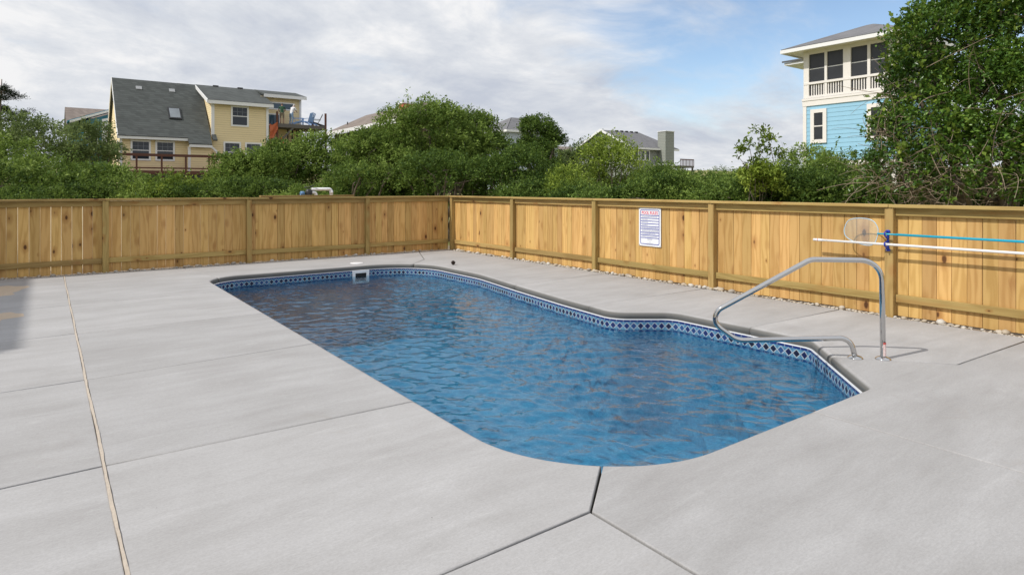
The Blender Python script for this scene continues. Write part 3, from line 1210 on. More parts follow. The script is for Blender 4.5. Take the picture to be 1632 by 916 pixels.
hd = t_.math('GREATER_THAN', s_.outputs[2], .128)
cl_ = t_.mix(hd, t_.mix(ln, (.80, .72, .70), (.62, .30, .28)), (.55, .10, .09))
b_ = t_.n('ShaderNodeBsdfPrincipled', {'Roughness': .4})
t_.t.links.new(cl_, b_.inputs['Base Color'])
finish(t_, b_.outputs[0])
so_ = stk.build('warning_sticker', m_stk, rail)
so_['label'] = 'pale pink warning sticker near the rail foot'

# ------------------------------------------------------------------ pool tools on the fence
M_BLUEP = plain('teal_pole', (.01, .36, .52), .35, metal=.0, var=.06, spec=.6)
M_HOOK = plain('blue_hook', (.012, .045, .42), .35, var=.08)
M_WPOLE = plain('white_pole', (.80, .80, .80), .3, var=.04)
PX = 7.645
bp = thing('skimmer_pole', 'teal aluminium pole with leaf skimmer net hung along the fence', 'pool skimmer', (PX, 3.25, .94))
MB().tube([(PX, 3.10, .941), (PX, 1.4, .938), (PX, -.6, .936)], .0135, 12).build('pole', M_BLUEP, bp)
MB().tube([(PX, 3.30, .941), (PX, 3.08, .941)], .0100, 10).build('handle_socket', M_BLUEP, bp)
# net frame: rounded trapezoid in the plane of the fence
nf = [(3.292, .955), (3.298, 1.015), (3.345, 1.083), (3.43, 1.108), (3.55, 1.105), (3.625, 1.075), (3.662, 1.005), (3.672, .945), (3.650, .885),
      (3.575, .838), (3.47, .806), (3.385, .800), (3.335, .825), (3.308, .880)]
loop = []
for i in range(len(nf)):
    p0, p1, p2, p3 = (Vector(nf[(i + k) % len(nf)]) for k in (-1, 0, 1, 2))
    for q in (0, .34, .67):
        loop.append(.5 * ((2 * p1) + (p2 - p0) * q + (2 * p0 - 5 * p1 + 4 * p2 - p3) * q * q + (3 * p1 - 3 * p2 + p3 - p0) * q ** 3))
fr_pts = [(PX, p.x, p.y) for p in loop] + [(PX, loop[0].x, loop[0].y)]
MB().tube(fr_pts, .0050, 8, False).build('net_frame', plain('net_frame_blue', (.42, .58, .70), .35, var=.08), bp)
m_net, t_ = new_mat('net_mesh')
tr_ = t_.n('ShaderNodeBsdfTransparent', {'Color': (1, 1, 1, 1)})
df_ = t_.n('ShaderNodeBsdfDiffuse', {'Color': (.50, .56, .56, 1)})
tcn_ = t_.n('ShaderNodeTexCoord')
mxn = t_.n('ShaderNodeMixShader', {0: t_.math('ADD', .16, t_.math('MULTIPLY', t_.noise(tcn_.outputs['Object'], 300, 1), .16))})
t_.t.links.new(tr_.outputs[0], mxn.inputs[1])
t_.t.links.new(df_.outputs[0], mxn.inputs[2])
finish(t_, mxn.outputs[0])
nm = MB()
cy_, cz_ = 3.48, .955
vs = [(PX - .022, cy_, cz_)] + [(PX - .016, cy_ + (p.x - cy_) * .55, cz_ + (p.y - cz_) * .55) for p in loop] + [(PX, p.x, p.y) for p in loop]
N = len(loop)
nm.add(vs, [(0, 1 + i, 1 + (i + 1) % N) for i in range(N)] + [(1 + i, 1 + N + i, 1 + N + (i + 1) % N, 1 + (i + 1) % N) for i in range(N)], True)
nm.build('net', m_net, bp)
wp = thing('telescopic_pole', 'plain white pool pole hung below the teal pole', 'pole', (PX, 4.0, .825))
MB().tube([(PX, 3.93, .825), (PX, 1.5, .826), (PX, -.8, .826)], .0140, 12).build('pole', M_WPOLE, wp)
MB().tube([(PX, 4.045, .825), (PX, 3.99, .825), (PX, 3.925, .825)], [.0155, .0165, .0155], 12).build('end_grip', M_WHITE, wp)
MB().tube([(PX, 3.993, .825), (PX, 3.987, .825)], .0172, 12).build('red_band', plain('red_band', (.55, .05, .05), .5), wp)


def holder(y, label):
    hk = thing('pole_holder', label, 'pole holder', (7.718, y, .75))
    hb = MB()
    hb.bbox(7.704, 7.717, y - .011, y + .011, .745, .985, .003)
    hb.bbox(7.700, 7.718, y - .024, y + .024, .745, .772, .004)
    hb.bbox(7.700, 7.718, y - .024, y + .024, .955, .982, .004)
    hb.build('back_strip', M_HOOK, hk)
    for z in (.941, .825):
        arm = MB()
        arm.tube([(7.71, y, z - .055), (7.68, y, z - .045), (7.655, y, z - .027), (7.628, y, z - .016), (7.620, y, z + .005), (7.628, y, z + .022)], [.011, .010, .009, .008, .008, .007], 8)
        arm.tube([(7.71, y, z + .012), (7.675, y, z + .026), (7.652, y, z + .024)], [.010, .008, .006], 8)
        arm.build('hook', M_HOOK, hk)
    for z in (.752, .968):
        MB().tube([(7.702, y + .013, z + .004), (7.698, y + .013, z + .004)], .005, 8).build('screw', M_STEEL, hk)


holder(3.215, 'blue plastic double hook holding both poles on the post')

# ------------------------------------------------------------------ POOL RULES sign
def text_mesh(body, size, mat, name):
    cu = bpy.data.curves.new(name, 'FONT')
    cu.body = body
    cu.size = size
    cu.align_x = 'CENTER'
    cu.align_y = 'CENTER'
    cu.extrude = .0004
    cu.offset = .0008
    tmp = bpy.data.objects.new('tmp_text', cu)
    COL.objects.link(tmp)
    dg = bpy.context.evaluated_depsgraph_get()
    me_ = bpy.data.meshes.new_from_object(tmp.evaluated_get(dg))
    bpy.data.objects.remove(tmp)
    me_.name = name
    me_.materials.clear()
    me_.materials.append(mat)
    return me_


# local frame: x to the viewer's right (world -Y), z up, -y towards the pool
sg = thing('pool_rules_sign', 'white pool rules notice with red heading and blue frame on the fence', 'sign', (7.800, 6.805, .525), R(-90))
M_SIGN = plain('sign_white', (.78, .80, .84), .4, var=.03)
M_SBLUE = plain('sign_blue', (.035, .05, .36), .5, var=.05)
M_SRED = plain('sign_red', (.72, .02, .10), .5, var=.05)
M_STEXT = plain('sign_small_print', (.30, .32, .45), .5, var=.05)
SW, SH = .457, .618
MB().bbox(-SW / 2, SW / 2, -.008, -.004, 0, SH, .0015).build('panel', M_SIGN, sg, True)
bl = MB()
b0, bt = .030, .011
# frame with rounded corners
def rr_loop(x0, x1, z0, z1, rad, n=6):
    out = []
    for cx_, cz__, a0 in ((x1 - rad, z1 - rad, 0), (x0 + rad, z1 - rad, 90), (x0 + rad, z0 + rad, 180), (x1 - rad, z0 + rad, 270)):
        for k in range(n + 1):
            a = R(a0 + 90 * k / n)
            out.append((cx_ + rad * math.cos(a), cz__ + rad * math.sin(a)))
    return out
lo_, li_ = rr_loop(-SW / 2 + b0, SW / 2 - b0, b0, SH - b0, .03), rr_loop(-SW / 2 + b0 + bt, SW / 2 - b0 - bt, b0 + bt, SH - b0 - bt, .02)
n = len(lo_)
bl.add([(p[0], -.0088, p[1]) for p in lo_ + li_], [(i, (i + 1) % n, n + (i + 1) % n, n + i) for i in range(n)])
bl.build('blue_frame', M_SBLUE, sg, True)
o = link('heading', text_mesh('POOL RULES', .066, M_SRED, 'heading'), sg, (0, -.0090, SH - .083))
o.rotation_euler = (R(90), 0, 0)
o.scale = (.90, 1.05, 1)
o['label'] = 'red heading reading POOL RULES'
rowz = [SH - .122, SH - .168, SH - .212, SH - .256, SH - .300, SH - .338, SH - .398, SH - .438, SH - .482]
for z in rowz:
    MB().box(-SW / 2 + b0 + bt, SW / 2 - b0 - bt, -.0090, -.0081, z - .0055, z + .0055).build('divider', M_SBLUE, sg, True)
rr = random.Random(8)
for a, b in zip(rowz[:-1], rowz[1:]):
    rows = [(a + b) / 2] if a - b < .05 else [a - .020, b + .018]
    pr = MB()
    for z in rows:
        x = -.155
        end = rr.choice((.15, .13, .10, -.04, .15))
        while x < end:
            w_ = rr.uniform(.012, .032)
            pr.box(x, x + w_, -.0088, -.0082, z - .0058, z + .0058)
            x += w_ + .007
    pr.build('print_line', M_STEXT, sg, True)
pr = MB()
for z, x0, x1 in ((SH - .50, -.05, .05), (SH - .512, -.04, .045), (.066, -.015, .012), (.036, -.05, .05)):
    if z < .05:
        pr.box(x0 - .012, x1 + .012, -.0092, -.0089, z - .012, z + .012)
    x = x0
    while z > .05 and x < x1:
        w_ = rr.uniform(.008, .02)
        pr.box(x, x + w_, -.0088, -.0082, z - .004, z + .004)
        x += w_ + .005
pr.build('footer_print', M_STEXT, sg, True).data.materials[0] = M_STEXT
for sx in (-1, 1):
    for z in (.014, SH - .014):
        MB().tube([(sx * (SW / 2 - .016), -.004, z), (sx * (SW / 2 - .016), -.011, z)], .007, 10).build('screw', M_DARKHOLE, sg, True)

# ------------------------------------------------------------------ pump plumbing behind the back fence
M_PVC = plain('pvc_white', (.82, .82, .84), .35, var=.03)
M_BLACK = plain('black_plastic', (.015, .015, .017), .45, var=.1)
pu = thing('pool_plumbing', 'white PVC pool pump pipe with black valve rising behind fence', 'pipe', (4.85, 13.62, 0))
MB().tube(round_path([(4.66, 13.62, 1.435), (5.10, 13.62, 1.435), (5.10, 13.62, 0)], [.05], 5), .034, 12).build('top_pipe', M_PVC, pu)
MB().tube(round_path([(4.63, 13.62, 1.36), (4.76, 13.62, 1.36), (4.76, 13.62, 0)], [.05], 5), .034, 12).build('lower_pipe', M_PVC, pu)
MB().tube([(5.10, 13.62, 1.40), (5.10, 13.62, 1.33)], .042, 12).build('elbow_collar', M_PVC, pu)
va = MB()
va.lathe([(.06, 0), (.075, .03), (.075, .15), (.05, .19), (.02, .20)], (4.60, 13.62, 1.24), 14)
va.build('valve_body', M_BLACK, pu)
MB().tube([(4.50, 13.62, 1.47), (4.62, 13.62, 1.475), (4.72, 13.60, 1.53)], [.010, .014, .010], 8).build('valve_handle', M_BLACK, pu)
MB().tube([(4.50, 13.62, 1.345), (4.42, 13.62, 1.345)], .045, 12).build('gauge', plain('gauge_blue', (.10, .22, .42), .4), pu)
en = thing('equipment_screen', 'low wooden screen with flat cap behind the back fence', 'screen', (4.3, 13.5, 0))
for i in range(14):
    MB().bbox(3.58 + i * .14, 3.715 + i * .14, 13.50, 13.52, 0, 1.27, .003).build('board', M_BOARD, en)
MB().bbox(3.55, 5.56, 13.44, 13.56, 1.272, 1.305, .004).build('cap_board', M_RAIL, en)

# ------------------------------------------------------------------ houses
def roofslab(parent, pts, mat, t=.14, name='roof'):
    return MB().slab(pts, t).build(name, mat, parent)


def window_y(parent, x0, x1, yf, z0, z1, trim=.12, trim_mat=None, grid=True, name='window', glass=None, double=True):
    """window in a wall whose outside faces -Y at y = yf"""
    tm = trim_mat or M_TRIM
    f = MB()
    f.box(x0, x1, yf - .05, yf, z1 - trim, z1)
    f.box(x0, x1, yf - .05, yf, z0, z0 + trim)
    f.box(x0, x0 + trim, yf - .05, yf, z0 + trim, z1 - trim)
    f.box(x1 - trim, x1, yf - .05, yf, z0 + trim, z1 - trim)
    w_ = f.build(name, tm, parent)
    MB().box(x0 + trim, x1 - trim, yf - .012, yf - .002, z0 + trim, z1 - trim).build('pane', glass or M_GLASS, w_)
    if double:
        zm = (z0 + z1) / 2
        MB().box(x0 + trim, x1 - trim, yf - .035, yf - .013, zm - .03, zm + .03).build('meeting_rail', tm, w_)
        if grid:
            g = MB()
            W = (x1 - x0 - 2 * trim)
            for k in (1, 2):
                xx = x0 + trim + W * k / 3
                g.box(xx - .012, xx + .012, yf - .025, yf - .013, zm + .03, z1 - trim)
            zz_ = (zm + z1 - trim) / 2
            g.box(x0 + trim, x1 - trim, yf - .024, yf - .0135, zz_ - .012, zz_ + .012)
            g.build('muntins', M_MUNT, w_)
    return w_


def window_x(parent, y0, y1, xf, z0, z1, trim=.12, trim_mat=None, name='window', glass=None, double=True):
    """window in a wall whose outside faces -X at x = xf"""
    tm = trim_mat or M_TRIM
    f = MB()
    f.box(xf - .05, xf, y0, y1, z1 - trim, z1)
    f.box(xf - .05, xf, y0, y1, z0, z0 + trim)
    f.box(xf - .05, xf, y0, y0 + trim, z0 + trim, z1 - trim)
    f.box(xf - .05, xf, y1 - trim, y1, z0 + trim, z1 - trim)
    w_ = f.build(name, tm, parent)
    MB().box(xf - .012, xf - .002, y0 + trim, y1 - trim, z0 + trim, z1 - trim).build('pane', glass or M_GLASS, w_)
    if double:
        zm = (z0 + z1) / 2
        MB().box(xf - .035, xf - .013, y0 + trim, y1 - trim, zm - .03, zm + .03).build('meeting_rail', tm, w_)
    return w_


M_VENT = plain('vent_grey', (.30, .31, .32), .6)
M_MUNT = plain('muntin_grey', (.20, .22, .25), .5)
M_YEL = siding_mat('yellow_siding', (.80, .655, .39), .17)
M_SHIN = shingle_mat('grey_green_shingle', (.080, .088, .086))
M_SHIN2 = shingle_mat('grey_shingle', (.17, .17, .18), .17, .4, .2)
M_BROOF = shingle_mat('brown_shingle', (.21, .175, .155))
M_DECKR = plain('red_brown_deck', (.11, .040, .026), .7, var=.25, scale=4)
M_GREYW = plain('weathered_wood', (.13, .12, .11), .85, var=.25, scale=5, stretch=(1, 1, 4))
M_ORNG = plain('orange_netting', (.48, .12, .045), .7, var=.25, scale=9)

# ---- yellow house
yh = thing('yellow_house', 'yellow clapboard house with steep grey roof above the left shrubs', 'house', (10, 56, .5))
wb = MB()
wb.prism([(52.0, .4), (61.0, .4), (61.0, 5.2), (56.5, 9.55), (52.0, 5.2)], 'x', 4.25, 10.2)
wb.build('wall', M_YEL, yh).data.name = 'main_wall'
MB().box(8.50, 10.0, 51.45, 51.99, 2.7, 4.58).build('wall', M_YEL, yh)
MB().prism([(51.99, .4), (60.9, .4), (60.9, 5.3), (56.5, 9.50), (51.99, 7.98)], 'x', 10.21, 14.28).build('wall', M_YEL, yh)
MB().prism([(54.0, .4), (60.8, .4), (60.8, 5.4), (56.5, 9.45), (54.0, 9.02)], 'x', 14.281, 17.55).build('wall', M_YEL, yh)
rf = roofslab(yh, [(4.05, 51.65, 5.05), (8.48, 51.65, 5.05), (10.75, 56.5, 9.72), (4.05, 56.5, 9.72)], M_SHIN)
roofslab(yh, [(8.48, 51.20, 4.60), (10.02, 51.20, 4.60), (10.22, 56.5, 9.72), (8.48, 56.5, 9.722)], M_SHIN, .15)
roofslab(yh, [(4.05, 56.5, 9.72), (17.9, 56.5, 9.72), (17.9, 61.3, 5.0), (4.05, 61.3, 5.0)], M_SHIN)
roofslab(yh, [(9.80, 51.62, 7.98), (14.62, 51.62, 7.98), (14.62, 56.5, 9.73), (9.80, 56.5, 9.73)], M_SHIN)
roofslab(yh, [(14.40, 53.55, 9.05), (17.9, 53.55, 9.05), (17.9, 56.5, 9.74), (14.40, 56.5, 9.74)], M_SHIN)
roofslab(yh, [(10.15, 51.45, 5.00), (10.45, 51.45, 5.00), (10.45, 52.0, 5.45), (10.15, 52.0, 5.45)], M_SHIN, .1)
tr = MB()
tr.box(4.05, 8.48, 51.60, 51.66, 4.92, 5.14)
tr.box(8.50, 10.04, 51.15, 51.20, 4.46, 4.68)
tr.box(9.80, 14.62, 51.57, 51.62, 7.82, 8.08)
tr.box(14.40, 17.9, 53.50, 53.55, 8.92, 9.18)
tr.box(4.20, 4.36, 51.95, 52.0, .5, 5.0)
tr.box(8.44, 8.62, 51.40, 51.45, 2.7, 4.5)
tr.box(10.12, 10.34, 51.93, 51.985, 5.35, 7.9)
tr.box(14.14, 14.32, 51.93, 51.985, .5, 7.9)
tr.box(17.42, 17.58, 53.94, 53.99, .5, 9.0)
tr.build('white_trim', M_TRIM, yh)
rk = MB()
rk.slab([(4.02, 51.6, 4.92), (4.02, 56.5, 9.60), (4.02, 56.5, 9.88), (4.02, 51.6, 5.2)], .05)
rk.slab([(4.02, 56.5, 9.60), (4.02, 61.3, 4.9), (4.02, 61.3, 5.18), (4.02, 56.5, 9.88)], .05)
rk.slab([(9.76, 51.57, 7.84), (9.76, 56.3, 9.52), (9.76, 56.3, 9.80), (9.76, 51.57, 8.12)], .05)
rk.build('rake_board', M_TRIM, yh)
# curved white bracket by the lower bay
MB().bar((10.02, 51.42, 4.55), (10.40, 51.42, 4.18), .14).bar((10.40, 51.42, 4.18), (10.46, 51.42, 3.5), .14).build('bay_trim', M_TRIM, yh)
window_y(yh, 4.86, 6.12, 52.0, 3.42, 5.0 - .12)
window_y(yh, 6.40, 7.66, 52.0, 3.42, 5.0 - .12)
window_y(yh, 11.52, 12.82, 51.99, 6.22, 7.82)
window_y(yh, 10.98, 12.25, 51.99, 3.42, 5.02)
window_y(yh, 12.55, 13.80, 51.99, 3.42, 5.02)
M_SKYG = glass_mat('blue_glass', (.05, .09, .13), .04)
window_y(yh, 14.55, 17.0, 54.0, 7.98, 8.62, .10, glass=M_SKYG, double=False, name='transom_window')
window_y(yh, 14.55, 15.85, 54.0, 6.6, 7.66, .12, glass=M_SKYG, double=False, name='glass_door')
window_x(yh, 54.6, 55.6, 4.25, 6.6, 8.0)
window_x(yh, 53.0, 54.0, 4.25, 3.4, 4.9)
# skylight and vents lie on the front slope
def on_slope(x, y):
    return 5.05 + (y - 51.65) * (9.72 - 5.05) / (56.5 - 51.65)
sk_ = MB()
def slope_box(x0, x1, y0, y1, h0, h1):
    mb = MB()
    p = [(x0, y0), (x1, y0), (x1, y1), (x0, y1)]
    nrm = Vector((0, -.693, .72))
    vs_ = [Vector((a, b, on_slope(a, b) + .10)) + nrm * h0 for a, b in p] + [Vector((a, b, on_slope(a, b) + .10)) + nrm * h1 for a, b in p]
    mb.add([v[:] for v in vs_], [(0, 3, 2, 1), (4, 5, 6, 7), (0, 1, 5, 4), (1, 2, 6, 5), (2, 3, 7, 6), (3, 0, 4, 7)])
    return mb
w_ = slope_box(7.45, 8.30, 53.10, 54.05, 0, .16).build('skylight', M_BLACK, yh)
slope_box(7.53, 8.22, 53.18, 53.97, .162, .18).build('pane', glass_mat('skylight_glass', (.16, .18, .20), .1), w_)
for x in (5.75, 8.0):
    slope_box(x - .2, x + .2, 55.55, 55.82, 0, .12).build('roof_vent', M_VENT, yh)
for x in (11.3, 13.2):
    MB().box(x - .2, x + .2, 56.2, 56.5, 9.75, 9.90).build('roof_vent', M_BLACK, yh)
# front deck
fd = MB()
fd.box(3.5, 12.8, 50.0, 51.95, 2.42, 2.66)
fd.build('deck_floor', M_DECKR, yh)
fd = MB()
fd.box(3.45, 12.8, 49.96, 50.10, 3.66, 3.84)
fd.box(3.5, 12.8, 50.0, 50.05, 2.80, 2.90)
fd.box(3.45, 3.57, 50.1, 51.95, 3.66, 3.84)
fd.build('deck_rail', M_DECKR, yh)
for k in range(7):
    MB().box(3.46 + k * 1.52, 3.57 + k * 1.52, 49.97, 50.08, .3, 3.66).build('deck_post', M_DECKR, yh)
for k in range(4):
    MB().box(3.6, 12.7, 50.06, 50.10, 1.62 + k * .20, 1.76 + k * .20).build('skirt_slat', M_BLACK, yh)
# high deck
MB().box(14.9, 19.05, 52.0, 55.4, 6.36, 6.66).build('high_deck_floor', M_GREYW, yh)
MB().box(14.3, 17.2, 53.0, 54.0, 4.2, 4.45).build('stair_landing', M_GREYW, yh)
for (x, y, z0, z1) in ((15.02, 52.05, .3, 7.62), (19.0, 52.05, .3, 7.72), (19.0, 55.2, .3, 7.7), (14.42, 52.6, .3, 7.4), (17.1, 53.0, .3, 6.36)):
    MB().box(x - .07, x + .07, y - .07, y + .07, z0, z1).build('high_deck_post', M_GREYW if z1 < 7 else M_DECKR, yh)
br = MB()
br.bar((15.05, 52.1, 5.0), (16.3, 52.1, 6.36), .12)
br.build('knee_brace', M_GREYW, yh)
MB().bar((18.95, 52.1, 5.5), (18.2, 52.1, 6.36), .12).build('knee_brace', M_GREYW, yh)
for k in range(6):
    MB().box(16.4 + k * .38, 16.48 + k * .38, 53.9, 53.98, 5.3, 6.36).build('baluster', M_TRIM if k > 2 else M_BLACK, yh)
# orange safety netting draped over the stair head
nt = MB()
vs, fs = [], []
for i in range(9):
    for j in range(9):
        u_, v__ = i / 8, j / 8
        vs.append((14.40 + .62 * u_, 51.9 + .09 * math.sin(v__ * 9 + u_ * 5), 6.62 - 1.30 * v__ * (1 - .45 * u_) - .12 * math.sin(u_ * 5)))
for i in range(8):
    for j in range(8):
        a = i * 9 + j
        fs.append((a, a + 9, a + 10, a + 1))
nt.add(vs, fs, True)
tag(nt.build('safety_netting', M_ORNG), 'orange safety netting draped beside the yellow house deck stairs', 'netting')
MB_ = MB().bar((15.25, 51.95, 5.55), (15.95, 51.95, 3.9), .3, .06)
tag(MB_.build('orange_plank', M_ORNG), 'orange plank leaning under the raised deck', 'plank')

# people on the high deck
def person(name, label, loc, rotz, lean, shirt, legs, hair, arm_fwd, shorts):
    me_ = bpy.data.meshes.new(name)
    s_ = lean
    J = {'pelvis': (0, 0, .93, .145), 'waist': (0, -.03 - .06 * s_, 1.08, .135), 'chest': (0, -.03 - .28 * s_, 1.30, .165), 'neckb': (0, -.03 - .44 * s_, 1.46, .075),
         'neck': (0, -.05 - .50 * s_, 1.53, .062), 'head': (0, -.08 - .58 * s_, 1.63, .098), 'top': (0, -.07 - .62 * s_, 1.72, .07),
         'hipL': (-.10, 0, .88, .105), 'kneeL': (-.12, -.03, .50, .065), 'ankL': (-.12, .02, .09, .046), 'toeL': (-.13, -.14, .04, .04),
         'hipR': (.10, 0, .88, .105), 'kneeR': (.12, -.03, .50, .065), 'ankR': (.12, .03, .09, .046), 'toeR': (.13, -.13, .04, .04),
         'shL': (-.19, -.03 - .38 * s_, 1.41, .07), 'elL': (-.26, -.10 - .45 * s_, 1.14, .05), 'haL': (-.16, -.10 - .45 * s_ - arm_fwd, 1.06, .036), 'fiL': (-.12, -.16 - .45 * s_ - arm_fwd, 1.05, .028),
         'shR': (.19, -.03 - .38 * s_, 1.41, .07), 'elR': (.26, -.10 - .45 * s_, 1.14, .05), 'haR': (.16, -.10 - .45 * s_ - arm_fwd, 1.06, .036), 'fiR': (.12, -.16 - .45 * s_ - arm_fwd, 1.05, .028)}
    names = list(J)
    E_ = [('pelvis', 'waist'), ('waist', 'chest'), ('chest', 'neckb'), ('neckb', 'neck'), ('neck', 'head'), ('head', 'top'),
          ('pelvis', 'hipL'), ('hipL', 'kneeL'), ('kneeL', 'ankL'), ('ankL', 'toeL'), ('pelvis', 'hipR'), ('hipR', 'kneeR'), ('kneeR', 'ankR'), ('ankR', 'toeR'),
          ('chest', 'shL'), ('shL', 'elL'), ('elL', 'haL'), ('haL', 'fiL'), ('chest', 'shR'), ('shR', 'elR'), ('elR', 'haR'), ('haR', 'fiR')]
    me_.from_pydata([J[k][:3] for k in names], [(names.index(a), names.index(b)) for a, b in E_], [])
    o_ = bpy.data.objects.new(name, me_)
    COL.objects.link(o_)
    o_.modifiers.new('skin', 'SKIN')
    sv = me_.skin_vertices[0].data
    for i, k in enumerate(names):
        sv[i].radius = (J[k][3], J[k][3] * (.8 if k in ('chest', 'waist', 'pelvis') else 1))
        sv[i].use_root = (k == 'pelvis')
    md = o_.modifiers.new('sub', 'SUBSURF')
    md.levels = md.render_levels = 1
    dg = bpy.context.evaluated_depsgraph_get()
    m2 = bpy.data.meshes.new_from_object(o_.evaluated_get(dg))
    bpy.data.objects.remove(o_)
    for m_ in (shirt, legs, M_SKIN, hair):
        m2.materials.append(m_)
    for p in m2.polygons:
        c = p.center
        if c.z > 1.66 or (c.z > 1.57 and c.y > J['head'][1] + .03):
            k = 3
        elif c.z > 1.50:
            k = 2
        elif c.z > .97:
            k = 2 if (c.z < 1.20 and abs(c.x) > .17) or c.y < J['chest'][1] - .22 else 0
        else:
            k = 1 if c.z > (.48 if shorts else .08) else 2
        p.material_index = k
        p.use_smooth = True
    ob = link(name, m2, None, loc)
    ob.rotation_euler = (0, 0, rotz)
    return tag(ob, label, 'person')


M_SKIN = plain('skin', (.42, .25, .17), .6)
M_GRSH = plain('green_shirt', (.02, .075, .035), .8)
M_WHSH = plain('white_shirt', (.72, .72, .75), .8)
M_KHAKI = plain('khaki_shorts', (.22, .18, .13), .85)
M_JEAN = plain('pale_jeans', (.20, .30, .45), .85)
M_HAIR = plain('brown_hair', (.10, .06, .04), .8)
M_GHAIR = plain('grey_hair', (.45, .43, .42), .8)
person('person', 'person in dark green shirt and khaki shorts standing on the raised deck', (15.55, 52.55, 6.66), R(165), .12, M_GRSH, M_KHAKI, M_HAIR, .12, True)
person('person', 'person in white shirt and pale jeans leaning forward on the raised deck', (16.28, 52.5, 6.66), R(120), .45, M_WHSH, M_JEAN, M_GHAIR, .2, False)


def adirondack(loc, rotz, mat, label, cat='chair'):
    t = thing('deck_chair', label, cat, loc, rotz)
    for k in range(5):
        MB().slab([(-.26 + k * .105, -.32, .38), (-.17 + k * .105, -.32, .38), (-.17 + k * .105, .22, .26), (-.26 + k * .105, .22, .26)], .025).build('seat_slat', mat, t, True)
        hh = 1.0 + .08 * (1 - abs(k - 2) / 2)
        MB().slab([(-.26 + k * .105, .20, .26), (-.17 + k * .105, .20, .26), (-.17 + k * .125 - .04, .58, hh), (-.26 + k * .125 - .04, .58, hh)], .025).build('back_slat', mat, t, True)
    for sx in (-1, 1):
        MB().bar((sx * .31, -.34, 0), (sx * .31, -.30, .56), .09, .04).build('front_leg', mat, t, True)
        MB().bar((sx * .29, -.30, .36), (sx * .29, .75, .03), .04, .11).build('rear_leg', mat, t, True)
        MB().slab([(sx * .36 - .07, -.42, .56), (sx * .36 + .07, -.42, .56), (sx * .36 + .05, .42, .56), (sx * .36 - .05, .42, .56)], .03).build('armrest', mat, t, True)
    return t


M_PBLUE = plain('pale_blue_paint', (.22, .36, .62), .6)
adirondack((16.95, 52.75, 6.66), R(70), M_PBLUE, 'pale blue slatted deck chair beside the person in white')
adirondack((17.75, 52.6, 6.66), R(200), M_PBLUE, 'second pale blue slatted deck chair nearer the deck end')
adirondack((18.45, 52.9, 6.66), R(250), M_BLACK, 'black deck chair at the far end of the raised deck')

# ---- unseen house left of the pool, placed and sized to throw the deck shadow
M_TAUPE = siding_mat('taupe_siding', (.42, .37, .31), .18)
ph_ = thing('unseen_house', 'unseen tall taupe house added left of the pool to throw shadow on the deck', 'house', (-14, 15, 0))
MB().box(-18.5, -10.1, 9.3, 22.5, -.1, 9.75).build('wall', M_TAUPE, ph_)
roofslab(ph_, [(-9.42, 8.7, 10.25), (-9.42, 23.1, 10.25), (-14.3, 20.5, 12.3), (-14.3, 11.5, 12.3)], M_SHIN, .14)
roofslab(ph_, [(-19.1, 23.1, 10.25), (-19.1, 8.7, 10.25), (-14.3, 11.5, 12.3), (-14.3, 20.5, 12.3)], M_SHIN, .14)
MB().box(-19.1, -9.43, 8.7, 23.1, 9.75, 10.24).build('eave', M_TRIM, ph_)
for zf in (1.0, 4.2, 7.2):
    for yf in (10.5, 13.6, 16.7, 19.8):
        wf = MB().box(-10.1, -10.04, yf, yf + 1.2, zf, zf + 1.7).build('window', M_TRIM, ph_)
        MB().box(-10.039, -10.03, yf + .12, yf + 1.08, zf + .12, zf + 1.58).build('pane', M_GLASS, wf)

for pts_ in ([(-19.1, 8.7, 10.25), (-9.42, 8.7, 10.25), (-14.29, 11.5, 12.3), (-14.3, 11.5, 12.3)], [(-9.42, 23.1, 10.25), (-19.1, 23.1, 10.25), (-14.3, 20.5, 12.3), (-14.29, 20.5, 12.3)]):
    roofslab(ph_, pts_, M_SHIN, .14)

# ---- teal house far left
M_TEAL = siding_mat('teal_siding', (.06, .22, .30), .18)
th_ = thing('teal_house', 'teal house with brown roof half hidden behind the yellow house', 'house', (8, 90, .5))
MB().box(2.2, 14, 88.6, 98, .5, 8.3).build('wall', M_TEAL, th_)
roofslab(th_, [(1.9, 88.2, 8.55), (14.3, 88.2, 8.55), (14.3, 93, 11.0), (1.9, 93, 11.0)], M_BROOF, .2)
roofslab(th_, [(1.9, 93, 11.0), (14.3, 93, 11.0), (14.3, 98.4, 8.3), (1.9, 98.4, 8.3)], M_BROOF, .2)
MB().prism([(2.7, 5), (13.0, 5), (13.0, 8.7), (7.9, 10.75), (2.7, 8.7)], 'y', 86.2, 88.5).build('gable', M_TEAL, th_)
gr = MB()
gr.slab([(2.2, 85.9, 8.72), (7.9, 85.9, 10.95), (7.9, 85.9, 11.2), (2.2, 85.9, 8.97)], .25)
gr.slab([(5.2, 85.3, 9.0), (9.2, 85.3, 10.1), (9.2, 85.3, 10.35), (5.2, 85.3, 9.25)], .25)
gr.build('gable_trim', M_TRIM, th_)
roofslab(th_, [(2.0, 85.8, 8.85), (7.9, 85.8, 11.15), (7.9, 90, 11.15), (2.0, 90, 8.85)], M_TEAL, .12, 'gable_roof')
for x in (5.2, 6.6):
    MB().box(x, x + .5, 85.2, 85.6, 5, 9.0).build('column', M_TRIM, th_)
window_y(th_, 3.6, 4.9, 86.2, 6.4, 8.2, double=False)

